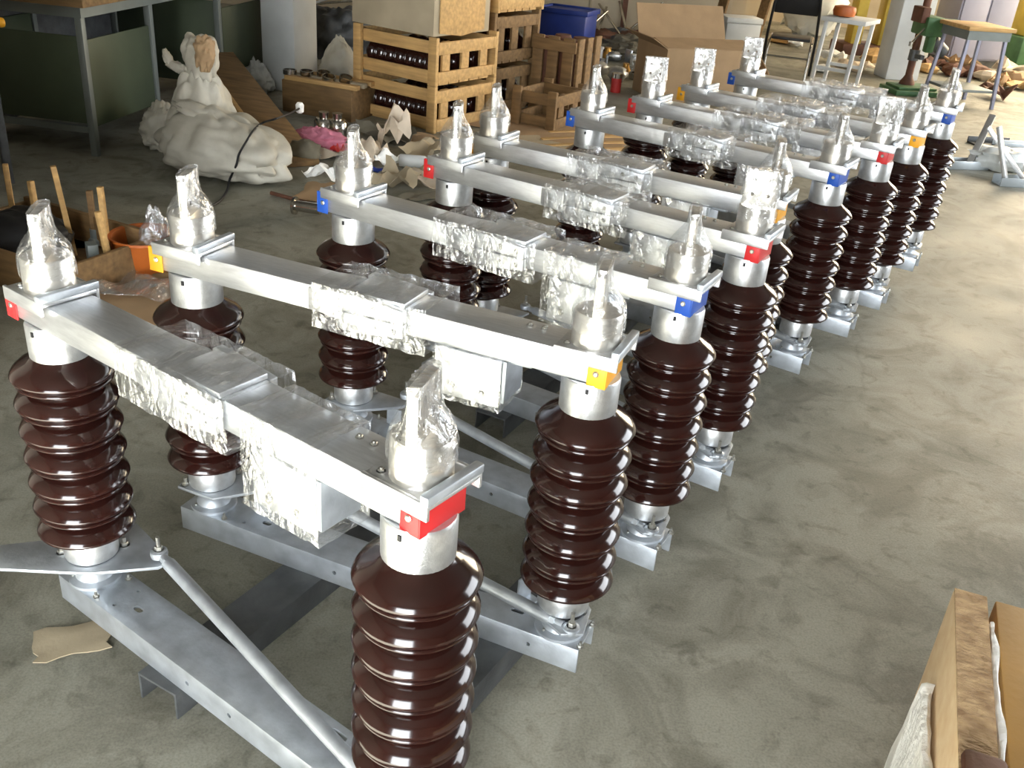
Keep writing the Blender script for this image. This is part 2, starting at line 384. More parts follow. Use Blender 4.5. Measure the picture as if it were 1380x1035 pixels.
# levers
LEV_BIG = MB().prism([(-.20, -.245), (.062, -.045), (.150, .062), (.152, .098), (-.02, .125), (-.078, .0), (-.235, -.215)], .194, .202).mesh('lever_plate', GALV, bevel=.0015)
LEV_L = MB().prism([(-.058, -.060), (.050, -.062), (.145, .045), (.150, .082), (.02, .072), (-.062, .03)], .194, .202)
LEV_L.box(.10, .15, .030, .036, .137, .194)
LEV_L = LEV_L.mesh('lever_plate', GALV, bevel=.0012)
LEV_R = MB().prism([(-.062, .03), (-.05, -.045), (.030, -.085), (.072, -.062), (.060, .02), (.02, .066)], .186, .193).mesh('lever_plate', GALV, bevel=.0012)
TAB = MB().box(-.022, .022, -.0025, .0025, .135, .20).box(-.022, .022, -.03, 0, .135, .140).mesh('stop_bracket', GALV, bevel=.001)
def hexbolt(n, r, h, shank, zs):
    mb = MB(); mb.lathe([(r, 0), (r, h * .8), (r * .85, h)], 6); mb.lathe([(r * .5, h), (r * .5, h + shank)], 10)
    mb.lathe([(r * 1.3, -zs), (r * 1.3, 0)], 14)
    return mb.mesh(n, BOLT)
HEX = hexbolt('bolt', .009, .008, .012, .002)
HEXS = hexbolt('bolt', .0055, .004, .002, .001)
STUD = hexbolt('stud_bolt', .009, .010, .024, .002)
# rod
A_, B_ = Vector((.134, .078, .222)), Vector((.985, -.058, .190))
dR = (B_ - A_).normalized()
ROD = MB().tube([A_ + dR * .045, B_ - dR * .05], .0145, 16).mesh('cross_rod', GALV, smooth=True)
def rod_end(c, sgn):
    mb = MB(); c = Vector(c)
    mb.cyl(c + dR * sgn * .02, c + dR * sgn * .05, .010, 12); mb.cyl(c + dR * sgn * .038, c + dR * sgn * .052, .014, 6)
    mb.lathe([(.011, -.010), (.018, -.007), (.019, 0), (.018, .007), (.011, .010)], 20, Matrix.Translation(c))
    return mb.mesh('rod_end', GALV, smooth=True, angle=40)
REND = [rod_end(A_, 1), rod_end(B_, -1)]
# current-carrying arms: two half arms, jaw in the middle
def armmesh(x0, x1):
    mb = MB(); mb.box(x0, x1, -.047, .047, .766, .822)
    return mb.mesh('contact_arm', ALU, bevel=.003)
ARML = armmesh(-.078, .415); ARMR = armmesh(.47, .982)
TIPS = []   # tip plates of the plain arm with rounded ends, one on each cheek
for y0, y1 in ((-.053, -.047), (.047, .053)):
    TIPS.append(MB().prism([(.335, .772), (.405, .764), (.428, .772), (.436, .793), (.428, .816), (.405, .824), (.335, .818)], y0, y1, Matrix(((1, 0, 0, 0), (0, 0, 1, 0), (0, 1, 0, 0), (0, 0, 0, 1)))).mesh('tip_plate', ALU, bevel=.0015))
mb = MB()   # jaw: outer cheek pieces and a bridge, stepped out from the arm
MX = Matrix(((1, 0, 0, 0), (0, 0, 1, 0), (0, 1, 0, 0), (0, 0, 0, 1)))
for s in (-1, 1):
    y0, y1 = (-.066, -.050) if s < 0 else (.050, .066)
    mb.prism([(.415, .755), (.425, .750), (.470, .752), (.565, .764), (.565, .792), (.415, .790)], y0, y1, MX)
    mb.prism([(.415, .793), (.565, .795), (.565, .822), (.470, .832), (.425, .834), (.415, .828)], y0, y1, MX)
mb.box(.43, .56, -.050, .050, .822, .833); mb.box(.43, .48, -.05, .05, .775, .815)
JAW = mb.mesh('contact_jaw', ALU, bevel=.002)
# clamp block hanging below the arm
mb = MB(); mb.box(.630, .775, -.050, -.006, .660, .764); mb.box(.640, .76, .004, .046, .690, .764)
CLAMP = mb.mesh('earthing_contact', ALU, bevel=.003)
mb = MB(); mb.box(.776, .785, -.047, .040, .672, .764); mb.box(.785, .83, -.03, .03, .755, .764)
CLAMPB = mb.mesh('bracket', GALV, bevel=.0015)
# terminal clamp plate on top of the arm, ridge on its outer end
mb = MB(); mb.box(-.062, .064, -.055, .055, .823, .831); mb.box(-.062, .064, -.061, -.054, .806, .834); mb.box(-.062, .064, .054, .061, .806, .834)
CLP = mb.mesh('clamp_plate', ALU, bevel=.002)
RIDGE = MB().box(.050, .066, -.062, .062, .831, .847).mesh('ridge_bar', GALV, bevel=.003)
# terminal: drum and palm with four holes
mb = MB(); mb.lathe([(.047, .831), (.047, .892), (.044, .897)], 40)
DRUM = mb.mesh('terminal_drum', TERM, smooth=True, angle=40)
mb = MB(); mb.prism([(-.043, .885), (.043, .885), (.043, .975), (.034, .986), (-.034, .986), (-.043, .975)], -.009, .009, MX)
pal = mb.mesh('terminal_palm', TERM, bevel=.002)
ct = MB()
for x in (-.02, .02):
    for z in (.925, .962): ct.cyl((x, -.05, z), (x, .05, z), .0055, 12)
PALM = cut(pal, ct, TERM)
# stretch film draped from the palm down over the drum
def drape(seed, top=.990, low=.86):
    n = 40; rings = 9; vs_ = []; fs_ = []
    for j in range(rings):
        t = j / (rings - 1); z = top + (low - top) * t
        for k in range(n):
            a = 2 * math.pi * k / n; ca, sa = math.cos(a), math.sin(a)
            e = 4.0; rx = .0455 / (abs(ca) ** e + abs(sa * .0455 / .0125) ** e) ** (1 / e)
            q = max(0, min(1, (t - .15) / .6)); q = q * q * (3 - 2 * q)
            r = rx * (1 - q) + .0495 * q
            r += .003 * noise.noise(Vector((ca * 3, sa * 3, t * 5 + seed * 9)))+ .0015
            vs_.append((r * ca, r * sa, z + .012 * t * noise.noise(Vector((ca * 2, sa * 2, seed)))))
    for j in range(rings - 1):
        for k in range(n):
            k2 = (k + 1) % n; fs_.append((j * n + k, (j + 1) * n + k, (j + 1) * n + k2, j * n + k2))
    fs_.append(tuple(range(n)))
    return MB().add(vs_, fs_).mesh('film_wrap', FILM, smooth=True, angle=60)
DRAPE = [drape(i) for i in range(4)]
def wrapbox(x0, x1, y0, y1, z0, z1, seed, amp=.004, ny=10):
    """A sleeve of film pulled round a box section, crinkled."""
    nx = 22; n = 4 * ny; vs_ = []; fs_ = []
    for i in range(nx + 1):
        x = x0 + (x1 - x0) * i / nx
        for k in range(n):
            s, t = divmod(k, ny); t /= ny
            y, z = [(y0 + (y1 - y0) * t, z1), (y1, z1 + (z0 - z1) * t), (y1 + (y0 - y1) * t, z0), (y0, z0 + (z1 - z0) * t)][s]
            q = noise.noise_vector(Vector((x * 40, y * 40, z * 40 + seed * 5))) * amp
            dy = (y - (y0 + y1) / 2) / (y1 - y0) * amp * 2; dz = (z - (z0 + z1) / 2) / (z1 - z0) * amp * 2
            vs_.append((x + q.x * .5, y + q.y * .6 + dy, z + q.z * .8 + dz))
    for i in range(nx):
        for k in range(n):
            k2 = (k + 1) % n; fs_.append((i * n + k, i * n + k2, (i + 1) * n + k2, (i + 1) * n + k))
    return MB().add(vs_, fs_).mesh('film_wrap', FILM, smooth=True, angle=40)
JFILM = [wrapbox(.31, .60, -.068, .068, .750, .836, 1, .006), wrapbox(.36, .62, -.068, .068, .750, .836, 2, .006), wrapbox(.30, .66, -.068, .068, .748, .838, 3, .008)]
CFILM = [wrapbox(.615, .79, -.053, .050, .655, .826, 4, .005), wrapbox(.63, .78, -.053, .050, .66, .762, 5, .005)]
# coloured end covers, wrapping the arm end
def cover(x0, x1, m):
    mb = MB(); xo = x1 if abs(x1) > abs(x0) else x0
    xe0, xe1 = (x1, x1 + .003) if x1 > .5 else (x0 - .003, x0)
    mb.box(xe0, xe1, -.0505, .0505, .762, .818); mb.box(x0, x1, -.0505, -.0475, .762, .818); mb.box(x0, x1, .0475, .0505, .762, .818)
    return mb.mesh('end_cover', m, bevel=.0008)
COVR = {m.name: cover(.948, .983, m) for m in (REDP, YELP, BLUP)}
COVL = {m.name: cover(-.079, -.046, m) for m in (REDP, YELP, BLUP)}
SCREW = MB().lathe([(.006, 0), (.006, .002), (.004, .0035)], 12, Matrix.Rotation(R(90), 4, 'X')).mesh('screw', BOLT, smooth=True)

LAB = ['disconnect switch with red end covers at the near end of the row',
       'disconnect switch with yellow end covers, second in the row behind the nearest red one',
       'disconnect switch with blue end covers, third from the near end of the row',
       'disconnect switch with red end covers, fourth in the row behind a blue one',
       'disconnect switch with yellow end covers, fifth and middle one of the row',
       'disconnect switch with blue end covers, sixth in the row behind the middle yellow one',
       'disconnect switch with red end covers, third from the far end of the row',
       'disconnect switch with yellow end covers, second from the far end of the row',
       'disconnect switch with blue end covers, last at the far end of the row']
# palm turn (degrees about the post) for left and right terminals
PT = [(136, 110), (112, 102), (122, 110), (119, 20), (114, 110), (113, 112), (28, 26), (30, 112), (30, 108)]
for i, (x, y, th) in enumerate(UNITS):
    u = thing('disconnect_switch', LAB[i], 'switch', (x, y, 0), th, 'disconnect switches standing in a row')
    cm = (REDP, YELP, BLUP)[i % 3]
    link('base_channel', CHAN, u)
    for sx, tb in ((0, 0), (SPAN, 1)):
        ins = link('insulator', INS, u, (sx, 0, 0), (0, 0, i * .7))
        link('top_cap', TOPCAP, ins); link('bottom_cap', BOTCAP, ins); link('seal_ring', RING, ins)
        link('bearing_housing', BEAR, u, (sx, 0, 0))
        link('cap_slot', SLOTPLUG, u, (sx + .012, 0, 0))
        lv = link('lever_plate', (LEV_BIG if i == 0 else LEV_L) if tb == 0 else LEV_R, u, (sx, 0, 0))
        zt = .202 if tb == 0 else .193
        for a, b in ((-.045, -.045), (.03, .06)) if tb == 0 else ((-.045, .02), (.045, .0)):
            link('bolt', HEX, lv, (a, b, zt))
        for a, b in ((-.047, -.04), (.047, .04), (.047, -.04)): link('bolt', HEX, u, (sx + a * .92 + .02, b, .135), scale=(.7, .7, .7))
        clp = link('clamp_plate', CLP, u, (sx, 0, 0)); link('ridge_bar', RIDGE, clp)
        link('bolt', HEXS, clp, (-.045, .035, .831)); link('bolt', HEXS, clp, (-.045, -.035, .831))
        rz = R(PT[i][tb])
        t = link('terminal_palm', PALM, u, (sx, 0, 0), (0, 0, rz)); link('terminal_drum', DRUM, t)
        link('film_wrap', DRAPE[(i + tb) % 4], t)
        cv = link('end_cover', (COVR if tb else COVL)[cm.name], u)
        cv['label'] = {'red_paint': 'red', 'yellow_paint': 'yellow', 'blue_paint': 'blue'}[cm.name] + ' painted cover on the arm end'
        link('screw', SCREW, cv, ((.965 if tb else -.062), -.0505, .79))
    link('contact_arm', ARML, u); ar = link('contact_arm', ARMR, u)
    for tp in TIPS: link('tip_plate', tp, u)
    for bx in (.80, .83): link('bolt', HEXS, ar, (bx, .02, .822))
    j = link('contact_jaw', JAW, u)
    for bx, bz in ((.50, .773), (.545, .776), (.50, .812), (.545, .810)): link('bolt', HEXS, j, (bx, -.066, bz), (R(90), 0, 0))
    link('film_wrap', JFILM[2 if i in (6, 7, 8) else i % 2], j)
    c = link('earthing_contact', CLAMP, u); link('bracket', CLAMPB, c)
    for bx in (.67, .735): link('bolt', HEXS, c, (bx, -.050, .685), (R(90), 0, 0), (1.3, 1.3, 1.3))
    link('film_wrap', CFILM[0 if i in (0, 2) else 1], c)
    rd = link('cross_rod', ROD, u)
    for k in (0, 1):
        e = link('rod_end', REND[k], rd)
        link('bolt', STUD, rd, (A_ if k == 0 else B_) + Vector((0, 0, .010)))
    link('stop_bracket', TAB, u, (.835, .045, 0), (0, 0, R(70)))

# steel channels on the floor carrying the switches
def floor_channel(p, q, label):
    p, q = Vector(p), Vector(q); d = q - p
    mb = MB(); L = d.length
    mb.prism([(-.055, 0), (-.049, 0), (-.049, .063), (.049, .063), (.049, 0), (.055, 0), (.055, .0695), (-.055, .0695)], 0, L,
             Matrix(((0, 0, 1, 0), (1, 0, 0, 0), (0, 1, 0, 0), (0, 0, 0, 1))))
    o = link('support_channel', mb.mesh('support_channel', DARKSTEEL, bevel=.001), None, (p.x, p.y, 0), (0, 0, math.atan2(d.y, d.x)))
    return tag(o, label, 'steel channel', 'channels under the switches')
def loc(i, x, y):
    X, Y, th = UNITS[i]; return Vector((X + math.cos(th) * x - math.sin(th) * y, Y + math.sin(th) * x + math.cos(th) * y, 0))
floor_channel(loc(0, .315, -.075), loc(2, .30, .10), 'dark steel channel on the floor under the left half of the nearest three switches')
floor_channel(loc(0, .80, -.02), loc(2, .80, .10), 'dark steel channel on the floor under the right half of the nearest three switches')
floor_channel(loc(3, .25, -.10), loc(5, .22, .10), 'dark steel channel on the floor under the left half of the middle switches')
floor_channel(loc(3, .75, -.10), loc(5, .74, .10), 'dark steel channel on the floor under the right half of the middle switches')
floor_channel(loc(6, .25, -.10), loc(8, .22, .10), 'dark steel channel on the floor under the left half of the far three switches')
floor_channel(loc(6, .75, -.10), loc(8, .74, .10), 'dark steel channel on the floor under the right half of the far three switches')
#BACKGROUND
# ------------------------------------------------------------------ left side: workbench, stand
b0 = W(130, 210)
bn = thing('workbench', 'dark steel workbench with olive green side panels against the shadowed left wall', 'workbench', (b0.x, b0.y, 0), R(-8))
LEGB = MB().box(-.020, .020, -.020, .020, 0, .81).mesh('leg', GREYP, bevel=.003)
for x in (0, -.78):
    for y in (0, .72, 1.65, 2.45): link('leg', LEGB, bn, (x, y, 0))
link('bench_top', MB().box(-.86, .08, -.08, 2.55, .81, .85).mesh('bench_top', WOODD, bevel=.004), bn)
link('top_rail', MB().box(-.80, .03, -.03, 2.48, .75, .808).mesh('top_rail', GREYP), bn)
PNL = MB().box(-.006, .006, .024, .70, .16, .63).mesh('side_panel', GREENP, bevel=.002)
link('side_panel', PNL, bn, (.0, 0, 0)); link('side_panel', PNL, bn, (0, 1.68, 0)); link('side_panel', PNL, bn, (-.78, 0, 0))
link('end_panel', MB().box(-.755, -.024, -.006, .006, .18, .65).mesh('end_panel', GREENP, bevel=.002), bn)
link('end_panel', MB().box(-.755, -.024, -.006, .006, .12, .68).mesh('end_panel', GREENP, bevel=.002), bn, (0, 1.65, 0))
link('shade_panel', MB().box(-.812, -.802, 0, 2.45, .04, .74).mesh('shade_panel', DARKSTEEL), bn)  # dark sheet added for the black shade in the gap under the bench
link('rail', MB().box(-.76, -.02, -.014, .014, .13, .165).mesh('rail', GREYP), bn)
link('rail', MB().box(-.76, -.02, -.014, .014, .13, .165).mesh('rail', GREYP), bn, (0, .72, 0))
for k, (x, y, s, m) in enumerate(((-.35, .25, .16, BROWN), (-.2, .5, .12, GREYP), (-.45, .6, .14, CARD))):
    q = bn.matrix_basis @ Vector((x, y, .851))
    o = link('storage_tin', MB().lathe([(s * .45, 0), (s * .45, s * .9), (s * .48, s * .92), (s * .48, s), (s * .4, s)], 20).mesh('storage_tin', m, smooth=True), None, q)
    tag(o, ['rusty round tin standing on the dark workbench', 'grey round tin standing on the dark workbench', 'tan round tin standing on the dark workbench'][k], 'tin')
q = bn.matrix_basis @ Vector((-.02, 1.0, .851))
o = link('cardboard_tray', MB().box(-.15, .06, -.9, .9, 0, .006).box(-.15, -.144, -.9, .9, 0, .08).box(.054, .06, -.9, .9, 0, .08).box(-.15, .06, -.9, -.894, 0, .08).box(-.15, .06, .894, .9, 0, .08).mesh('cardboard_tray', CARDP), None, q, (0, 0, R(-8)))
tag(o, 'long pale cardboard tray lying along the workbench edge', 'tray')
p = W(22, 248)
st = thing('machine_stand', 'dark angle iron stand with a yellow knob at the left edge of the photo', 'stand', (p.x - .03, p.y, 0), R(38))
for x, y in ((0, 0), (-.5, 0), (0, .4), (-.5, .4)):
    link('leg', MB().box(-.02, .02, -.004, .004, 0, .80).box(-.02, -.012, -.004, .036, 0, .80).mesh('leg', DARKSTEEL), st, (x, y, 0))
link('stand_top', MB().box(-.53, .03, -.02, .43, .80, .83).mesh('stand_top', DARKSTEEL, bevel=.003), st)
link('knob', MB().lathe([(.006, 0), (.006, .05), (.02, .055), (.024, .07), (.02, .085), (.006, .09)], 16, Matrix.Rotation(R(90), 4, 'Y')).mesh('knob', YELP, smooth=True), st, (.0, -.03, .79))

# ------------------------------------------------------------------ junk tray with stakes at far left
p = W(40, 400)
tr = thing('wooden_tray', 'low wooden box of upright sticks on the floor behind the nearest left insulator', 'wooden box', (p.x, p.y, 0), R(-25))
for nm, a in (('side_board', (-.62, .18, 0, .022, 0, .16)), ('side_board', (-.62, .18, .50, .522, 0, .16)), ('end_board', (-.62, -.598, .022, .50, 0, .14)), ('end_board', (.158, .18, .022, .50, 0, .15)), ('floor_board', (-.598, .158, .022, .50, .01, .03))):
    link(nm, MB().box(*a).mesh(nm, WOODD, bevel=.003), tr)
STK = MB().box(-.011, .011, -.011, .011, 0, .34).mesh('stick', WOOD, bevel=.002)
for k, (x, y, h) in enumerate(((-.28, .30, .9), (-.16, .36, 1.15), (.0, .40, .95), (.12, .30, .8), (-.5, .35, 1.0))):
    link('stick', STK, tr, (x, y, .03), (R(random.uniform(-6, 6)), R(random.uniform(-6, 6)), k), (1, 1, h))
q = tr.matrix_basis @ Vector((-.30, .22, .03))
tag(link('rag_bundle', blob('rag_bundle', RUBBER, .20, .16, .20, .25, 3, 4), None, q), 'black rag bundle in the low wooden box of sticks', 'rag')
q = tr.matrix_basis @ Vector((.02, .20, .03))
tag(link('metal_bracket', MB().box(-.1, .1, -.03, .03, 0, .006).box(.06, .10, -.03, .03, 0, .13).box(-.10, -.06, -.03, .03, 0, .09).mesh('metal_bracket', GREYP, bevel=.002), None, q, (0, 0, .6)), 'grey bent metal bracket lying in the low wooden box', 'bracket')
p = W(150, 338)
js = thing('timber_jig', 'small timber jig with one upright stick, beside the orange tub', 'jig', (p.x, p.y, 0), R(10))
link('base_plank', MB().box(-.16, .16, -.06, .06, 0, .03).mesh('base_plank', WOODD, bevel=.003), js)
link('cross_block', MB().box(-.02, .16, -.03, .03, .03, .08).mesh('cross_block', WOOD, bevel=.003), js, rot=(0, 0, R(20)))
link('upright_stick', MB().box(-.012, .012, -.012, .012, .03, .27).mesh('upright_stick', WOODD, bevel=.002), js, (-.06, 0, 0))
link('fitting', MB().lathe([(.03, .03), (.03, .05), (.02, .06), (.02, .1)], 14).mesh('fitting', GREYP, smooth=True), js, (-.06, .0, 0))
p = W(200, 362)
o = link('plastic_tub', MB().lathe([(.10, 0), (.125, .02), (.14, .14), (.146, .145), (.146, .155), (.132, .152), (.118, .025), (.01, .02)], 28).mesh('plastic_tub', ORANGE, smooth=True, angle=50), None, p)
tag(o, 'orange brown plastic tub on the floor near the left switch posts', 'tub')
tag(link('plastic_bag', blob('plastic_bag', FILM, .09, .07, .26, .35, 2.5, 5, shape=lambda z: (1.1 - .7 * z, .05 * z, 0)), None, p + Vector((.05, -.02, .02))), 'clear crumpled plastic bag standing in the orange tub', 'bag')
p = W(165, 372)
tag(link('floor_plank', MB().box(-.45, .3, -.05, .05, 0, .025).mesh('floor_plank', WOODD, bevel=.003), None, p, (0, 0, R(20))), 'weathered plank on the floor in front of the orange tub', 'plank')
p = W(182, 395)
tag(link('film_scrap', scrap('film_scrap', FILM, .34, .24, .06, 11, 10), None, p), 'clear plastic film scrap on the floor below the orange tub', 'film')
p = W(205, 415)
tag(link('cardboard_sheet', scrap('cardboard_sheet', CARD, .42, .34, .012, 3, 5), None, p, (0, 0, .4)), 'tan cardboard sheet on the floor by the second left post', 'cardboard')
p = W(98, 864)
tag(link('cardboard_sheet', scrap('cardboard_sheet', CARDP, .16, .10, .006, 9, 6), None, p, (0, 0, R(25))), 'torn corrugated cardboard piece on the floor beside the nearest base channel', 'cardboard')
p = W(10, 380)
tag(link('rubble_lump', blob('rubble_lump', STONE, .05, .04, .04, .3, 3, 2, 14, 10), None, p), 'small pale rubble lump near the left photo edge', 'rubble')

# ------------------------------------------------------------------ sacks and bags by the pillar
p = W(300, 232)
big = thing('woven_sack', 'big white woven sack slumped on the floor with a twisted neck', 'sack', (p.x, p.y, 0), R(-28))
link('sack_body', blob('sack_body', SACK, .45, .28, .34, .10, 1.7, 3, 72, 44, .06, lambda z: (1.08 - .30 * z, -.16 * z, 0), .30), big, (.06, 0, 0))
link('sack_bulge', blob('sack_bulge', SACK, .25, .21, .53, .08, 1.9, 6, 56, 40, .05, lambda z: (1.12 - .55 * z, .05 * z, 0), .30), big, (-.24, .10, .0))
link('sack_neck', blob('sack_neck', SACK, .125, .09, .27, .10, 1.5, 8, 56, 44, 0, lambda z: (.78 + .40 * z * z, .02 * z, 0), .35), big, (-.21, .10, .43))
link('neck_flap', blob('neck_flap', CARD, .06, .045, .19, .18, 1.8, 12, 36, 28, 0, lambda z: (.8 + .5 * z, .05 * z, 0), .5), big, (-.13, .05, .52))
link('tied_end', blob('tied_end', SACK, .028, .028, .15, .25, 3, 17, 20, 20, 0, lambda z: (1.2 - .3 * z, 0, 0), .4), big, (-.27, .06, .50), (0, R(-80), R(8)))
link('tied_end', blob('tied_end', SACK, .027, .027, .10, .25, 3, 18, 20, 18, 0, lambda z: (1.1 - .3 * z, 0, 0), .4), big, (-.39, .045, .51), (0, R(-25), R(8)))
link('fold', blob('fold', SACK, .20, .08, .09, .2, 3, 14, 30, 18, 0, None, .4), big, (-.08, -.04, .27), (0, R(12), R(10)))
q = big.matrix_basis
def smooth_path(pts, k=6):
    out = []
    for i in range(len(pts) - 1):
        p0, p1, p2, p3 = pts[max(i - 1, 0)], pts[i], pts[i + 1], pts[min(i + 2, len(pts) - 1)]
        for j in range(k):
            t = j / k
            out.append(.5 * ((2 * p1) + (p2 - p0) * t + (2 * p0 - 5 * p1 + 4 * p2 - p3) * t * t + (3 * p1 - p0 - 3 * p2 + p3) * t ** 3))
    return out + [pts[-1]]
from mathutils.bvhtree import BVHTree
bpy.context.view_layer.update()
sv = []; sf = []
for o in big.children:
    off_ = len(sv); sv += [o.matrix_world @ v_.co for v_ in o.data.vertices]; sf += [[i + off_ for i in f_.vertices] for f_ in o.data.polygons]
bvh = BVHTree.FromPolygons(sv, sf)
cp = []
for u_, v_, z_ in ((404, 146, .24), (390, 153, .28), (372, 160, .33), (352, 168, 0), (341, 178, 0), (332, 192, 0), (324, 208, 0), (317, 224, 0), (311, 240, 0), (306, 256, 0), (297, 270, 0), (284, 278, 0)):
    d_ = (W(u_, v_) - Vector((0, 0, CAMH))).normalized()
    h_, n_, _, _ = bvh.ray_cast(Vector((0, 0, CAMH)), d_)
    cp.append(h_ + n_ * .012 if (h_ and z_ == 0) else W(u_, v_, max(z_, .008)))
cp = smooth_path(cp, 8)
pc = thing('power_cord', 'thin dark cord with a white plug draped over the big white sack', 'cord')
link('cable', MB().tube(cp, .006, 8).mesh('cable', RUBBER, smooth=True), pc)
link('plug', MB().lathe([(.012, -.03), (.024, -.02), (.026, .02), (.016, .035)], 14, Matrix.Translation(cp[0])).mesh('plug', FOAM, smooth=True), pc)
p = W(222, 200)
tag(link('small_sack', blob('small_sack', SACK, .13, .12, .27, .2, 2.4, 21, 44, 32, .05, lambda z: (1.1 - .35 * z, 0, 0), 0.3), None, p), 'small dirty white sack behind the left end of the big sack', 'sack')
p = W(348, 124)
tag(link('carrier_bag', blob('carrier_bag', BAG, .14, .12, .23, .20, 2.6, 31, 48, 34, .05, lambda z: (1.1 - .6 * z, -.05 * z, 0), 0.4), None, p), 'grey white knotted carrier bag on the floor at the foot of the pillar', 'bag')
p = W(432, 118)
tag(link('white_sack', blob('white_sack', SACK, .20, .17, .38, .16, 2.2, 41, 44, 34, .05, lambda z: (1.15 - .75 * z, -.08 * z, 0), 0.25), None, p + Vector((.14, .12, 0))), 'white tapering sack standing to the right of the whitewashed pillar', 'sack')
# leaning board
a, b = W(402, 226), W(318, 138)
lb = thing('packing_board', 'brown packing board leaning behind the big white sack', 'board', (a.x, a.y, 0))
d = Vector((b.x - a.x - .1, b.y - a.y - .1, .34)); 
mbx = MB(); mbx.bar((0, 0, .02), d, .26, .035); link('face_board', mbx.mesh('face_board', WOODD, bevel=.004), lb)
sd = d.cross(Vector((0, 0, 1))).normalized()
mbx = MB(); mbx.bar(-sd * .135 + Vector((0, 0, .03)), d - sd * .135 + Vector((0, 0, .02)), .03, .06); link('edge_batten', mbx.mesh('edge_batten', WOOD, bevel=.004), lb)
p = W(410, 218)
tag(link('rubble_block', blob('rubble_block', STONE, .10, .09, .13, .3, 2.5, 52, 18, 12, .1), None, p), 'dark grey rubble block at the right end of the big sack', 'rubble')
# wood box with bars, tins, cloth and wrappings in front of the crates
p = W(430, 158)
wb = thing('low_wooden_box', 'low brown wooden box carrying pale battens between pillar and crates', 'wooden box', (p.x, p.y, 0), R(-20))
link('box_body', MB().box(-.30, .26, 0, .35, 0, .22).mesh('box_body', WOODD, bevel=.004), wb)
link('lid_batten', MB().box(-.28, .30, .0, .05, .22, .25).mesh('lid_batten', WOOD, bevel=.003), wb)
link('lid_batten', MB().box(-.28, .30, .10, .15, .22, .25).mesh('lid_batten', CARDP, bevel=.003), wb)
link('lid_batten', MB().box(-.28, .30, .20, .26, .22, .25).mesh('lid_batten', WOOD, bevel=.003), wb)
RINGM = MB().lathe([(.05, 0), (.06, 0), (.06, .04), (.05, .04), (.05, 0)], 18, cap=False).mesh('ring', CHROME, smooth=True, angle=40)
for k in range(5):
    q = wb.matrix_basis @ Vector((-.27 + .105 * k, .06 + .05 * (k % 3), .25))
    tag(link('metal_ring', RINGM, None, q, (R(4 * k), R(3 * k), 0), (.8, .8, .8)), ('first', 'second', 'third', 'fourth', 'fifth')[k] + ' shiny metal ring from the pillar on the low brown wooden box', 'ring', 'rings on the low wooden box')
CANM = MB().lathe([(.062, 0), (.065, .004), (.065, .13), (.05, .15), (.03, .152), (.03, .19), (.034, .192), (.034, .2), (.02, .2)], 24).mesh('metal_canister', CHROME, smooth=True, angle=40)
for k, (u_, v_) in enumerate(((437, 184), (455, 186))):
    tag(link('metal_canister', CANM, None, W(u_, v_), scale=(1, 1, .8)), ('left', 'right')[k] + ' one of two short silver canisters in front of the low wooden box', 'canister', 'silver canisters by the low wooden box')
p = W(425, 205); tag(link('pink_cloth', blob('pink_cloth', PINK, .19, .13, .12, .35, 2.4, 61, 44, 30, .05, lambda z: (1.15 - .5 * z, -.04 * z, 0), .5), None, p + Vector((0, .1, 0))), 'pink crumpled cloth on the floor beside the silver canisters', 'cloth')
SC = [(436, 212, PAPER, .34, .12, .05, 'white torn paper strip with curled end by the pink cloth'), (455, 208, REDC, .07, .06, .06, 'red plastic wrapper beside the white paper strip'),
      (522, 186, STONE, .42, .24, .10, 'grey green tarpaulin scrap at the foot of the crates'),
      (530, 205, PAPER, .20, .10, .22, 'upright brown paper scrap in front of the wooden crates'), (575, 205, CARDP, .34, .22, .09, 'crumpled tan wrapping paper in front of the crate corner'),
      (500, 215, PAPER, .20, .16, .14, 'pale crumpled paper behind the blue switch left terminal'), (522, 222, FOAM, .16, .12, .10, 'white wrapping scrap beside a white spray can'),
      (535, 250, CARDP, .32, .24, .12, 'folded cardboard scrap on the floor by the third left terminal'), (440, 242, FOAM, .22, .16, .10, 'white foam scrap on the floor left of the blue end cover'),
      (505, 232, BLUEB, .10, .06, .03, 'blue plastic scrap among the wrappings'), (430, 262, CARD, .34, .20, .03, 'flat brown cardboard flap on the floor behind the blue end cover'),
      (575, 248, PAPER, .22, .16, .07, 'beige paper scrap by the red end cover of the fourth switch'),
      (570, 268, STONE, .24, .10, .03, 'dark torn strip on the floor below the fourth left terminal'),
      (480, 225, CARDP, .26, .18, .06, 'cardboard offcut between the sack and the wrappings'), (555, 190, CARD, .30, .20, .05, 'brown cardboard offcut under the crate corner')]
for k, (u_, v_, m, sx, sy, h, lb_) in enumerate(SC):
    nm = {'cloth': 'scrap'}.get(lb_, 'wrapping_scrap')
    tag(link(nm, scrap(nm, m, sx, sy, h, k * 1.7 + 2, 8, .004), None, W(u_, v_), (0, 0, k * 1.1)), lb_, 'scrap')
p = W(556, 226)
sc_ = thing('spray_can', 'white spray can lying on its side among paper scraps', 'can', (p.x, p.y, .04))
link('can_body', MB().lathe([(.034, -.08), (.037, -.075), (.037, .07), (.028, .085)], 20, Matrix.Rotation(R(90), 4, 'Y')).mesh('can_body', WHITEP, smooth=True), sc_)
link('cap', MB().lathe([(.028, .085), (.028, .11), (.02, .115)], 16, Matrix.Rotation(R(90), 4, 'Y')).mesh('cap', BROWN, smooth=True), sc_)
p = W(415, 291)
tag(link('pipe_stub', MB().lathe([(.028, -.07), (.028, .06), (.045, .062), (.045, .075), (.02, .075)], 20, Matrix.Rotation(R(90), 4, 'Y')).mesh('pipe_stub', CHROME, smooth=True, angle=40), None, p + Vector((0, 0, .045)), (0, 0, R(170))), 'shiny flanged pipe stub on the floor by the blue end cover', 'pipe')
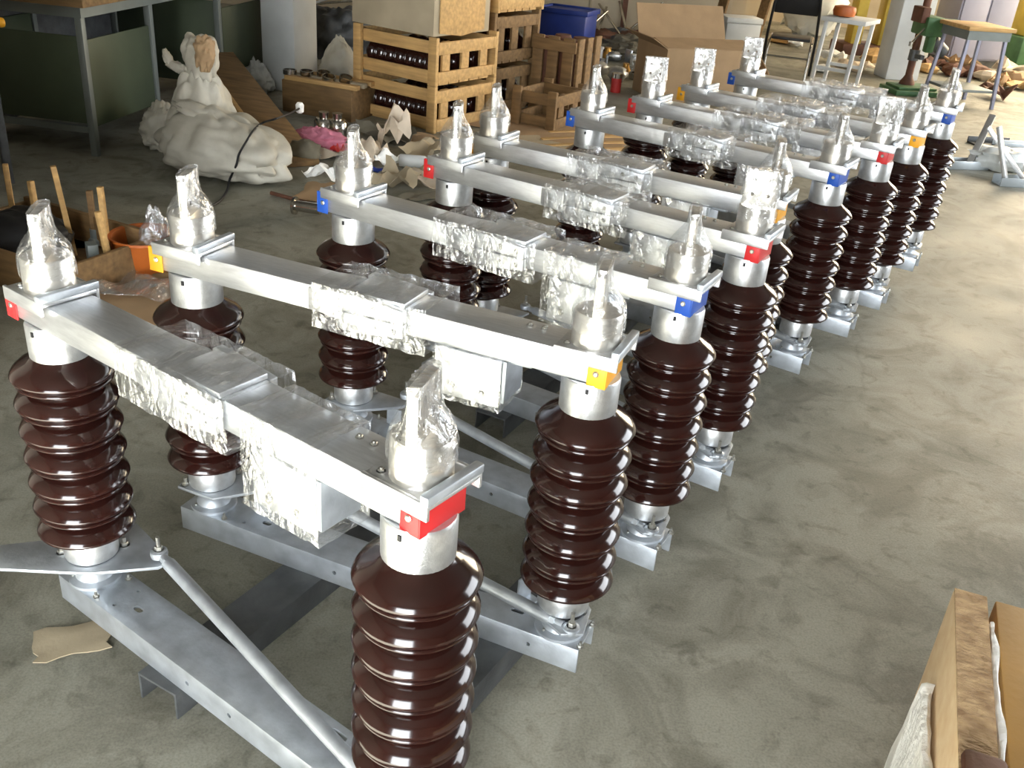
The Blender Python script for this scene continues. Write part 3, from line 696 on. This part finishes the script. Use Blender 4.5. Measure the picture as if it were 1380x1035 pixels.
tag(link('rusty_rod', MB().cyl((-.2, 0, .012), (.2, .05, .012), .011, 8).mesh('rusty_rod', BROWN, smooth=True), None, W(400, 275), (0, 0, R(-35))), 'thin rusty rod on the floor behind the blue end cover', 'rod')

# ------------------------------------------------------------------ wooden crates with insulators
def crate(name, label, loc_, rz, Lx, Ly, H, m=WOOD, nslat=3, fill=True, fl=None):
    c = thing(name, label, 'crate', loc_, rz, 'wooden crates of insulators')
    P_ = .07
    post = MB().box(0, P_, 0, .03, 0, H).mesh('corner_post', m, bevel=.003)
    for x in (0, Lx - P_):
        link('corner_post', post, c, (x, -.031, 0)); link('corner_post', post, c, (x, Ly + .001, 0))
    for y in (0, Ly - .02):
        for z0, z1 in ((.02, .09), (H - .11, H - .03)):
            link('slat', MB().box(.0, Lx, y, y + .02, z0, z1).mesh('slat', m, bevel=.003), c)
    for x in (.001, Lx - .021):
        for z0, z1 in ((.02, .09), (H - .11, H - .03)):
            link('slat', MB().box(x, x + .02, .021, Ly - .021, z0, z1).mesh('slat', m, bevel=.003), c)
    for k in range(nslat):
        y = Ly * (k + .5) / nslat
        link('batten', MB().box(Lx - .043, Lx - .0215, y - .04, y + .04, .02, H - .03).mesh('batten', m, bevel=.003), c)
    for k in range(5):
        y = .03 + (Ly - .06) * k / 5
        link('floor_board', MB().box(.022, Lx - .022, y, y + (Ly - .06) / 5 - .012, 0, .018).mesh('floor_board', m), c)
    if fill:
        for k in range(fill):
            q = c.matrix_basis @ Vector((.03, .118 + (Ly - .236) / 2 * k * (1 if fill > 2 else 2), .118))
            o = link('packed_insulator', INS_LOW, None, q, (0, R(90), rz), (.93, .93, (Lx - .10) / .454))
            tag(o, ('front ', 'middle ', 'rearmost ')[k] + fl, 'insulator', 'insulators packed in crates')
    return c
# lower-detail insulator for packing (same profile, fewer segments), axis brought to start at zero
INS_LOW = MB().lathe([(r, z - .246) for r, z in prof], 20).mesh('packed_insulator', GLAZE, smooth=True, angle=80)
fl0 = W(480, 152); fr0 = W(588, 180)
e1 = (fr0 - fl0); LX = e1.length; rz = math.atan2(e1.y, e1.x)
crate('wooden_crate', 'pale slatted wooden crate at the bottom of the front stack', (fl0.x, fl0.y, 0), rz, LX, .62, .31, fill=3, fl='brown insulator lying in the bottom crate of the front stack')
crate('wooden_crate', 'pale slatted wooden crate on top of the front stack', (fl0.x, fl0.y, .312), rz, LX, .62, .31, fill=3, fl='brown insulator lying in the upper crate of the front stack')
e1n = e1.normalized(); e2n = Vector((-e1n.y, e1n.x, 0))
q = fl0 + e1n * -.02 - e2n * .02
cb = thing('carton', 'pale flat-sided carton standing on the front stack of crates', 'carton', (q.x, q.y, .624), rz)
link('carton_body', MB().box(0, LX - .02, .0, .60, 0, .50).mesh('carton_body', CARDP, bevel=.004), cb)
link('side_sheet', MB().prism([(.02, .0), (.25, -.03), (.50, .0), (.50, .33), (.26, .42), (.02, .36)], 0, .008, Matrix(((0, 0, 1, LX - .015), (1, 0, 0, .03), (0, 1, 0, .02), (0, 0, 0, 1)))).mesh('side_sheet', WOOD, bevel=.002), cb)
q = fl0 + e1n * .02 + e2n * .78
crate('wooden_crate', 'brown slatted wooden crate at the bottom of the stack behind the front one', (q.x, q.y, 0), rz, .62, .52, .36, WOODD, fill=2, fl='brown insulator lying in the bottom crate of the rear stack')
crate('wooden_crate', 'brown slatted wooden crate in the middle of the stack behind the front one', (q.x, q.y, .362), rz, .62, .52, .36, WOODD, fill=2, fl='brown insulator lying in the middle crate of the rear stack')
crate('wooden_crate', 'slatted wooden crate on top of the stack behind the front one', (q.x, q.y, .724), rz, .64, .52, .36, WOOD, fill=2, fl='brown insulator lying in the top crate of the rear stack')
q2 = W(690, 168)
crate('open_crate', 'low open wooden crate of fittings to the right of the crate stacks', (q2.x + .0, q2.y + .04, 0), rz + .08, .36, .42, .28, WOODD, 2, False)
bx = thing('open_crate', 'open wooden crate with upright boards behind the low crate of fittings', 'crate', (q2.x + .10, q2.y + .62, 0), rz + .08, 'wooden crates of insulators')
for x in (0, .13, .26): link('upright_board', MB().box(x, x + .09, 0, .022, 0, .56).mesh('upright_board', WOODD, bevel=.003), bx)
for y in (.03, .17, .31): link('upright_board', MB().box(.36, .382, y, y + .09, 0, .56).mesh('upright_board', WOODD, bevel=.003), bx)
link('bottom_board', MB().box(.0, .36, .022, .42, .02, .04).mesh('bottom_board', WOODD), bx)
link('rail', MB().box(0, .38, -.022, -.001, .46, .54).mesh('rail', WOODD, bevel=.003), bx)
DRUMM = MB().lathe([(.075, 0), (.078, .01), (.078, .46), (.07, .47), (.06, .50), (.02, .50)], 22).mesh('steel_cylinder', BROWN, smooth=True, angle=40)
for k, (x, y) in enumerate(((.10, .11), (.26, .11), (.10, .29), (.26, .29))):
    tag(link('steel_cylinder', DRUMM, None, bx.matrix_basis @ Vector((x, y, .041))), ('front left', 'front right', 'rear left', 'rear right')[k] + ' dark metal cylinder standing in the upright board crate', 'cylinder', 'cylinders in the upright board crate')

# ------------------------------------------------------------------ blue bin, parts heap, back area
p = W(762, 66)
bb = thing('blue_bin', 'dark blue plastic bin by the back wall', 'bin', (p.x, p.y, 0), R(-20))
link('bin_body', MB().box(-.26, .26, -.2, .2, 0, .40).mesh('bin_body', BLUEB, bevel=.02), bb)
link('rim', MB().box(-.28, .28, -.22, -.19, .37, .42).box(-.28, .28, .19, .22, .37, .42).box(-.28, -.25, -.19, .19, .37, .42).box(.25, .28, -.19, .19, .37, .42).mesh('rim', BLUEB, bevel=.004), bb)
FIT = [MB().lathe([(.035, 0), (.05, 0), (.05, .05), (.035, .05), (.035, 0)], 18, cap=False).mesh('fitting', CHROME, smooth=True, angle=40),
       MB().lathe([(.05, 0), (.05, .02), (.028, .025), (.028, .09), (.035, .095), (.035, .11), (.01, .11)], 18).mesh('fitting', CAST, smooth=True, angle=40),
       MB().box(-.06, .06, -.04, .04, 0, .012).box(-.06, -.048, -.04, .04, 0, .08).box(.048, .06, -.04, .04, 0, .08).mesh('fitting', GALV, bevel=.002),
       MB().lathe([(.03, 0), (.045, .01), (.045, .05), (.03, .07), (.03, .10), (.02, .10)], 16).mesh('fitting', BRASS, smooth=True, angle=40),
       blob('fitting', CAST, .06, .05, .08, .3, 3, 77, 16, 10)]
KN = ['silver ring', 'flanged silver socket', 'galvanised bracket', 'brass nipple', 'cast metal lump']
hp = []; fits = []
ORD = ['first', 'second', 'third', 'fourth', 'fifth', 'sixth', 'seventh', 'eighth', 'ninth', 'tenth', 'eleventh', 'twelfth']
random.seed(21)
for k in range(46):
    u_, v_ = random.uniform(742, 872), random.uniform(76, 126)
    if v_ > 112 and u_ > 800: continue
    g = W(u_, v_)
    if any((g - h).length < .10 for h in hp): continue
    hp.append(g); t = k % 5
    o = link('metal_fitting', FIT[t], None, g + Vector((0, 0, .0)), (0, 0, random.uniform(0, 6)), [random.uniform(1.0, 1.7)] * 3)
    fits.append((o, t))
for t in range(5):
    for n_, (o, _) in enumerate(sorted([f for f in fits if f[1] == t], key=lambda f: f[0].location.x / f[0].location.y)):
        tag(o, KN[t] + ', ' + ORD[n_] + ' of its kind from the left among the metal fittings', 'fitting', KN[t] + 's in the parts heap')
heap = link('fitting_heap', blob('fitting_heap', STONE, .42, .30, .20, .3, 4.5, 91, 60, 26, .25), None, W(858, 76)); tag(heap, 'brown heap of small scrap against the back wall', 'scrap'); stuff_(heap)
for k, (u_, v_, m, s) in enumerate(((792, 62, BROWN, .12), (806, 50, BROWN, .14), (866, 56, BROWN, .17), (796, 78, BLUEB, .07), (838, 50, DARKSTEEL, .15), (900, 56, DARKSTEEL, .16))):
    tag(link('scrap_bundle', blob('scrap_bundle', m, s * 1.5, s, s * 1.1, .35, 3, 100 + k, 22, 14, .05), None, W(u_, v_ + 8)),
        ['brown scrap bundle beside the blue bin', 'rust brown scrap bundle behind the fittings heap', 'large brown scrap bundle behind the fittings heap', 'small blue scrap bundle among the fittings',
         'dark scrap bundle by the back wall', 'dark scrap bundle left of the big open carton'][k], 'scrap')
for k, (u_, v_, s, lb_) in enumerate(((872, 34, .26, 'dirty white sack standing against the back wall'), (895, 30, .28, 'pale plastic sack next to the back wall sacks'), (918, 32, .22, 'grey sack to the right of the back wall sacks'))):
    tag(link('wall_sack', blob('wall_sack', SACK, s, s * .8, s * 2.6, .2, 2.4, 120 + k, 40, 30, .05, lambda z: (1.1 - .4 * z, 0, 0), 0.3), None, W(u_, v_ + 14)), lb_, 'sack')
for k in range(6):
    a = W(780 + 16 * k, 58); r_ = random.uniform(0, 3)
    tag(link('metal_strip', MB().bar((-.25, 0, .02), (.25, .1, .30 + .03 * k), .03, .012).mesh('metal_strip', CHROME, bevel=.002), None, a, (0, 0, r_)), ORD[k] + ' loose silver metal strip from the left sticking out of the parts heap', 'strip', 'strips in the parts heap')
p = W(829, 124)
cn = thing('red_tin', 'small red tin with a silver lid on the floor in front of the fittings', 'tin', p)
link('tin_body', MB().lathe([(.045, 0), (.045, .12)], 20).mesh('tin_body', REDC, smooth=True), cn)
link('lid', MB().lathe([(.047, .12), (.047, .16), (.03, .165)], 20).mesh('lid', CHROME, smooth=True), cn)
# flat cardboard and laths on the floor between the crates and the switches
tag(link('floor_cardboard', scrap('floor_cardboard', CARD, 1.3, .8, .012, 70, 5, .006), None, W(735, 172), (0, 0, R(-25))), 'large flat cardboard sheet on the floor right of the crates', 'cardboard')
tag(link('floor_cardboard', scrap('floor_cardboard', CARDP, .8, .6, .012, 72, 5, .006), None, W(690, 195), (0, 0, R(20))), 'pale flat cardboard sheet on the floor behind the fifth switch', 'cardboard')
for k in range(4):
    a = W(800 + 7 * k, 205 - 9 * k)
    tag(link('floor_lath', MB().box(-.5, .42, -.02, .02, .0, .022).mesh('floor_lath', WOOD, bevel=.003), None, a + Vector((0, 0, .0)), (0, 0, R(28))), ('nearest', 'second', 'third', 'farthest')[k] + ' thin wooden lath on the floor behind the blue sixth switch', 'lath', 'laths on the floor')
tag(link('bent_strap', MB().tube(smooth_path([W(760, 128), W(775, 138), W(790, 140), W(800, 132)]), .012, 6).mesh('bent_strap', RUBBER, smooth=True), None, (0, 0, .013)), 'bent black rubber strap on the floor behind the blue sixth switch', 'strap')

# ------------------------------------------------------------------ open carton
p = W(890, 140); p2 = W(985, 135)
ex = p2 - p; CLX = ex.length; crz = math.atan2(ex.y, ex.x)
oc = thing('open_carton', 'large brown cardboard carton with open flaps behind the red and yellow switches', 'carton', (p.x, p.y, 0), crz - R(14))
CLX += .05
for nm, a in (('front_wall', (0, CLX, 0, .008, 0, .44)), ('back_wall', (0, CLX, .60, .608, 0, .44)), ('side_wall', (0, .008, .008, .60, 0, .44)), ('side_wall', (CLX - .008, CLX, .008, .60, 0, .44)), ('bottom', (.008, CLX - .008, .008, .60, 0, .008))):
    link(nm, MB().box(*a).mesh(nm, CARD, bevel=.002), oc)
def flap(a, b, w_, ang, axis):
    mbx = MB(); mbx.box(0, a, 0, b, 0, .007); return mbx.mesh('flap', CARD, bevel=.0015)
link('flap', MB().box(0, CLX, 0, .30, 0, .007).mesh('flap', CARD), oc, (0, .002, .441), (R(8), 0, 0))
link('flap', MB().box(0, CLX, 0, .30, 0, .007).mesh('flap', CARD), oc, (0, .606, .44), (R(62), 0, 0))
link('flap', MB().box(0, .16, 0, .6, 0, .007).mesh('flap', CARD), oc, (.006, 0, .44), (0, R(-150), 0))
link('flap', MB().box(0, .28, 0, .6, 0, .007).mesh('flap', CARD), oc, (CLX - .006, 0, .44), (0, R(52), 0))

# brown posts leaning behind the carton
for k, (u_, v_, x2) in enumerate(((958, 58, .20), (1012, 62, .22))):
    a = W(u_, v_ + 8)
    tag(link('leaning_board', MB().bar((0, 0, .02), (x2, .10, 1.5), .16, .03).mesh('leaning_board', WOODD, bevel=.004), None, a), ['brown board leaning upright behind the open carton', 'brown board leaning upright left of the black folding chair'][k], 'board')
a = W(940, 50)
tag(link('red_strap_roll', MB().tube([(.09 * math.cos(t * .5), .03 * t * .1, .15 + .1 * math.sin(t * .5)) for t in range(26)], .025, 8).mesh('red_strap_roll', REDC, smooth=True), None, a), 'red strap roll behind the open carton', 'strap')
a = W(990, 72)
tag(link('white_box', MB().box(-.2, .2, -.15, .15, 0, .34).box(-.21, .21, -.16, .16, .34, .40).mesh('white_box', WHITEP, bevel=.008), None, a, (0, 0, R(10))), 'white lidded box behind the open carton', 'box')
tag(link('film_heap', blob('film_heap', BAG, .42, .3, .95, .35, 3.2, 133, 30, 24, .05), None, W(1030, 40) + Vector((.5, -.3, 0))), 'heap of white film behind the black folding chair', 'film')

# ------------------------------------------------------------------ folding chair
pa, pb = W(1022, 102), W(1085, 110)
cdv = pb - pa; crz = math.atan2(cdv.y, cdv.x); cw = cdv.length + .02
ch = thing('folding_chair', 'black folding chair with padded back and dark tube frame', 'chair', (pa.x, pa.y, 0), crz)
for x in (0, cw):
    link('back_leg', MB().tube([(x, .38, 0), (x, .20, .38), (x + (.02 if x == 0 else -.02), .10, .66), (x + (.05 if x == 0 else -.05), .06, .92)], .014, 10).mesh('back_leg', BLACK, smooth=True), ch)
    xi = .035 if x == 0 else cw - .035
    link('front_leg', MB().tube(smooth_path([Vector(v) for v in ((xi, .0, 0), (xi, .06, .22), (xi, .12, .32), (xi, .40, .365))], 4), .013, 10).mesh('front_leg', CHROME, smooth=True), ch)
link('seat', MB().box(.05, cw - .05, .08, .42, .355, .385).mesh('seat', BLACK, bevel=.012), ch)
link('backrest', MB().box(.03, cw - .03, -.012, .012, 0, .36).mesh('backrest', BLACK, bevel=.010), ch, (0, .125, .60), (R(10), 0, 0))
link('brace', MB().cyl((.035, .05, .20), (cw - .035, .05, .20), .010, 8).mesh('brace', CHROME, smooth=True), ch)
# small white table
pa, pb = W(1092, 114), W(1136, 122)
dv = pb - pa; tw = dv.length; trz = math.atan2(dv.y, dv.x)
wt = thing('white_side_table', 'small white metal frame table to the right of the black chair', 'table', (pa.x, pa.y, 0), trz)
for x in (0, tw):
    for y in (0, .38): link('leg', MB().bar((x, y, 0), (x + (.03 if x == 0 else .03), y, .60), .035, .035, (0, 1, 0)).mesh('leg', WHITEP, bevel=.003), wt)
link('table_top', MB().box(-.02, tw + .08, -.03, .42, .60, .64).mesh('table_top', WHITEP, bevel=.004), wt)
link('stretcher', MB().box(.0, tw, -.012, .012, .16, .19).mesh('stretcher', WHITEP), wt); link('stretcher', MB().box(.0, tw, .368, .392, .16, .19).mesh('stretcher', WHITEP), wt)
q = wt.matrix_basis @ Vector((.12, .18, .64))
tag(link('orange_coil', MB().lathe([(.05, 0), (.10, .01), (.11, .05), (.10, .09), (.05, .10)], 20).mesh('orange_coil', ORANGE, smooth=True), None, q), 'orange coil standing on the small white table', 'coil')

# ------------------------------------------------------------------ drill press at the far pillar
p = W(1227, 126)
dp = thing('drill_press', 'green bench drill press standing on the floor before the far pillar', 'drill press', (p.x, p.y, 0), R(10))
link('base', MB().box(-.24, .24, -.16, .20, 0, .05).box(-.20, .20, -.12, .16, .05, .075).mesh('base', GREENM, bevel=.008), dp)
link('column', MB().lathe([(.075, .075), (.07, .10), (.05, .13), (.036, .16), (.036, 1.12), (.02, 1.13)], 20).mesh('column', BROWN, smooth=True), dp, (-.02, .08, 0))
link('table', MB().lathe([(.05, .30), (.05, .40)], 16).box(-.02, .02, -.16, 0, .33, .37).mesh('table', DARKSTEEL), dp, (-.02, .08, 0))
link('head', MB().box(-.09, .10, -.14, .14, .55, .72).box(.08, .32, -.07, .07, .60, .70).box(-.02, .06, -.11, -.03, .40, .55).mesh('head', GREENM, bevel=.015), dp)
link('motor', MB().cyl((.10, .02, .50), (.24, .02, .40), .06, 18).mesh('motor', DARKSTEEL, smooth=True, angle=40), dp)
link('feed_handle', MB().tube([(-.08, -.10, .62), (-.16, -.14, .55), (-.22, -.16, .48)], .010, 8).lathe([(.018, -.02), (.018, .02)], 10, Matrix.Translation((-.22, -.16, .48))).mesh('feed_handle', CHROME, smooth=True), dp)
link('belt_cover', MB().box(-.14, -.06, -.10, .10, .66, .80).mesh('belt_cover', BROWN, bevel=.01), dp)

# ------------------------------------------------------------------ stool at right
L1 = W(1326, 148); 
sl = thing('tall_stool', 'grey metal frame stool with a worn wooden top at the upper right', 'stool', (L1.x - .18, L1.y + .22, 0), R(12))
for x in (-.2, .2):
    for y in (-.2, .2): link('leg', MB().bar((x * 1.12, y * 1.12, 0), (x * .92, y * .92, .68), .03, .03, (0, 1, 0)).mesh('leg', LILAC, bevel=.003), sl)
link('apron', MB().box(-.215, .215, -.215, -.20, .60, .68).box(-.215, .215, .20, .215, .60, .68).box(-.215, -.20, -.2, .2, .60, .68).box(.20, .215, -.2, .2, .60, .68).mesh('apron', GREYP), sl)
link('stool_top', MB().box(-.24, .24, -.24, .24, .68, .715).mesh('stool_top', WOOD, bevel=.005), sl)
link('shelf', MB().box(-.21, .21, -.21, .21, .14, .165).mesh('shelf', GREYP, bevel=.003), sl)

# ------------------------------------------------------------------ lilac cabinet, machines beyond
p = W(1262, 88)
lc = thing('steel_cabinet', 'lilac grey steel cabinet beyond the drill press', 'cabinet', (p.x + .1, p.y, 0), R(12))
link('cabinet_body', MB().box(0, .72, 0, .45, .08, 1.9).mesh('cabinet_body', LILAC, bevel=.006), lc)
for x in (.02, .375): 
    dr = link('door', MB().box(x, x + .33, -.02, 0, .10, 1.88).mesh('door', LILAC, bevel=.004), lc)
    link('handle', MB().box(x + (.28 if x < .1 else .02), x + (.30 if x < .1 else .04), -.035, -.02, .9, 1.05).mesh('handle', CHROME, bevel=.002), dr)
link('plinth', MB().box(.02, .70, .02, .43, 0, .08).mesh('plinth', DARKSTEEL), lc)
p = W(1158, 72)
ym = thing('yellow_press', 'yellow machine frame with a red beam left of the far pillar', 'machine', (p.x, p.y, 0), R(5))
for x in (-.18, .16): link('upright', MB().box(x, x + .13, -.1, .12, .0, 1.7).mesh('upright', YELM, bevel=.01), ym)
link('cross_beam', MB().box(-.16, .42, -.14, -.10, .80, .90).mesh('cross_beam', REDC, bevel=.006), ym)
link('bed', MB().box(-.3, .4, -.2, .25, 0, .12).mesh('bed', BROWN, bevel=.01), ym)
p = W(1345, 100)
gm = thing('yellow_green_machine', 'yellow green machine frame at the upper right corner behind the stool', 'machine', (p.x + 1.0, p.y + .9, 0), R(10))
link('bed', MB().box(-.6, .9, -.2, .4, 0, .35).mesh('bed', GREENM, bevel=.02), gm)
link('frame', MB().box(-.5, .8, -.1, .3, .35, .75).mesh('frame', YELM, bevel=.02), gm)
link('upright', MB().box(.0, .25, -.05, .25, .75, 1.8).mesh('upright', YELM, bevel=.02), gm)
link('chute', MB().bar((-.45, -.12, .55), (.1, -.1, 1.5), .10, .03).mesh('chute', CHROME, bevel=.004), gm)
random.seed(5)
BLK = [(1262, 92, BROWN), (1284, 102, BROWN), (1296, 95, CARD), (1310, 104, BROWN), (1343, 116, CARD), (1362, 112, CARD), (1375, 120, WOOD), (1330, 108, PAPER), (1340, 132, BROWN), (1250, 98, WOOD),
       (1162, 96, PAPER), (1138, 90, PAPER), (1120, 84, FOAM), (1178, 84, WOOD), (1070, 62, FOAM), (1052, 58, WOOD), (1360, 98, PAPER), (1108, 96, FOAM)]
BL_ = ['rust brown offcut at the foot of the lilac cabinet', 'brown offcut block behind the tall stool', 'cardboard block under the tall stool', 'brown lump behind the tall stool legs', 'cardboard block right of the tall stool', 'tan cardboard block at the right edge of the floor',
       'wooden block at the upper right edge', 'pale wrapping between the stool legs', 'dark brown lump beside the stool leg', 'wooden offcut behind the drill press', 'pale crumpled wrapping beside the far pillar', 'grey crumpled wrapping right of the white table', 'white wrapping under the white table',
       'small wooden offcut under the yellow machine', 'white wrapping seen through the folding chair', 'wooden block seen through the folding chair', 'pale paper bundle near the yellow green machine', 'white wrapping lump behind the white table']
for k, (u_, v_, m) in enumerate(BLK):
    s = random.uniform(.09, .15)
    om = blob('offcut', m, s * 1.3, s, s * random.uniform(.7, 1.1), .45, 1.9, 150 + k, 8, 5, .15, None, .3) if k % 2 else scrap('offcut', m, s * 2.6, s * 1.8, s * 1.3, 150 + k, 4, .02)
    om.shade_flat()
    tag(link('offcut', om, None, W(u_, v_), (0, 0, k)), BL_[k], 'offcut')

# ------------------------------------------------------------------ bracket frames on the floor at right
def floor_bracket(u_, v_, rz, label, flip=1):
    p = W(u_, v_)
    b = thing('mounting_bracket', label, 'bracket', p, rz, 'brackets on the floor')
    link('foot_channel', MB().box(-.16, .16, -.06, .06, .0, .006).box(-.16, .16, -.06, -.054, 0, .06).box(-.16, .16, .054, .06, 0, .06).mesh('foot_channel', BLUEMET, bevel=.002), b)
    link('strut', MB().bar((-.10, 0, .03), (-.20, .10, .36), .045, .025).mesh('strut', ALU, bevel=.002), b)
    link('strut', MB().bar((.04, 0, .03), (.24 * flip, .16, .34), .045, .025).mesh('strut', ALU, bevel=.002), b)
    link('bolt', HEX, b, (0, 0, .006))
    return b
floor_bracket(1298, 226, R(14), 'pale blue zinc bracket with two struts beside the far end switch')
floor_bracket(1372, 250, R(5), 'pale blue zinc bracket with two struts at the right photo edge', -1)
tag(link('film_bag', blob('film_bag', BAG, .22, .16, .16, .35, 2.6, 171, 26, 16, .05), None, W(1345, 228)), 'cloudy plastic bag on the floor between the two zinc brackets', 'bag')
tag(link('flat_plate', MB().box(-.18, .18, -.08, .08, 0, .012).box(-.18, .18, .07, .08, 0, .05).mesh('flat_plate', DARKSTEEL, bevel=.002), None, W(1338, 196), (0, 0, R(10))), 'dark flat plate on the floor behind the zinc brackets', 'plate')
tag(link('zinc_channel', MB().box(-.2, .2, -.05, .05, 0, .006).box(-.2, .2, -.05, -.044, 0, .05).box(-.2, .2, .044, .05, 0, .05).mesh('zinc_channel', BLUEMET, bevel=.002), None, W(1372, 200), (0, 0, R(8))), 'short pale zinc channel near the right photo edge', 'channel')

# ------------------------------------------------------------------ open timber box in the near right corner
zt = .60
c0, c1 = W(1286, 792, zt), W(1292, 1040, zt); c2 = W(1336, 796, zt)
ax = (c1 - c0); AL = ax.length; rz = math.atan2(ax.y, ax.x); wd = .052
tb = thing('timber_box', 'open pine packing box with foam lining in the near right corner', 'packing box', (c0.x, c0.y, 0), rz)
# local x runs toward the camera, local y to the right of the picture
link('side_plank', MB().box(0, AL + .5, .0, wd, .10, zt - .004).mesh('side_plank', WOODF, bevel=.003), tb)
link('sawn_edge', MB().box(.0, AL + .5, .001, wd - .001, zt - .004, zt).mesh('sawn_edge', CHIP), tb)
def strip(name, m, x0, x1, y0, y1, z0, z1, seed, amp, n=40):
    vs_ = []; fs_ = []
    for i in range(n + 1):
        x = x0 + (x1 - x0) * i / n
        q = [amp * noise.noise(Vector((x * 22, k * 3.3, seed))) for k in range(4)]
        e = min(1, i / 3, (n - i) / 3) * .5 + .5
        for (y, z, k) in ((y0, z0, 0), (y1, z0, 1), (y1, z1, 2), ((y0 + y1) / 2, z1 + amp * .6, 3), (y0, z1, 3)):
            vs_.append((x, (y1 if abs(y1 - wd) > 1 else y) if False else y + q[k], z0 + (z - z0) * e + (q[k] if z == z1 else 0)))
    for i in range(n):
        for k in range(5):
            k2 = (k + 1) % 5; fs_.append((i * 5 + k, i * 5 + k2, (i + 1) * 5 + k2, (i + 1) * 5 + k))
    fs_.append((4, 3, 2, 1, 0)); fs_.append(tuple(n * 5 + k for k in range(5)))
    return MB().add(vs_, fs_).mesh(name, m, smooth=True, angle=60)
link('foam_roll', strip('foam_roll', FOAM, .055, AL + .5, -.018, -.004, .06, zt - .115, 2, .006), tb)
link('foam_strip', strip('foam_strip', FOAM, .0, AL + .4, wd + .002, wd + .010, .2, zt - .004, 5, .004), tb)
link('lining_board', MB().box(-.015, AL + .5, wd + .016, wd + .13, .10, zt - .012).mesh('lining_board', PLY, bevel=.003), tb)
link('corner_block', MB().box(AL - .03, AL + .4, .0, wd + .006, zt + .001, zt + .022).mesh('corner_block', BROWN, bevel=.012), tb)
link('base_board', MB().box(.0, AL + .5, -.0, wd + .5, .0, .10).mesh('base_board', WOODF, bevel=.003), tb)

# ------------------------------------------------------------------ rods and scrap between the pillar and the crates
a = W(448, 84)
tag(link('scrap_pile', blob('scrap_pile', DARKSTEEL, .34, .26, .42, .35, 3.2, 201, 34, 22, .1), None, a + Vector((.0, .3, 0))), 'dark scrap pile between the pillar and the crates', 'scrap')
for k, (dx, dz, m) in enumerate(((-.10, .42, CHROME), (.0, .50, CHROME), (.06, .46, GALV))):
    tag(link('metal_rod', MB().cyl((-.30, -.10, .0), (.30, .06, .10 + .05 * k), .010, 10).mesh('metal_rod', m, smooth=True), None, a + Vector((dx, .22, dz)), (0, 0, R(14 * k - 20))),
        ('lowest', 'middle', 'topmost')[k] + ' silver rod lying on the dark scrap pile by the pillar', 'rod', 'rods on the dark scrap pile')
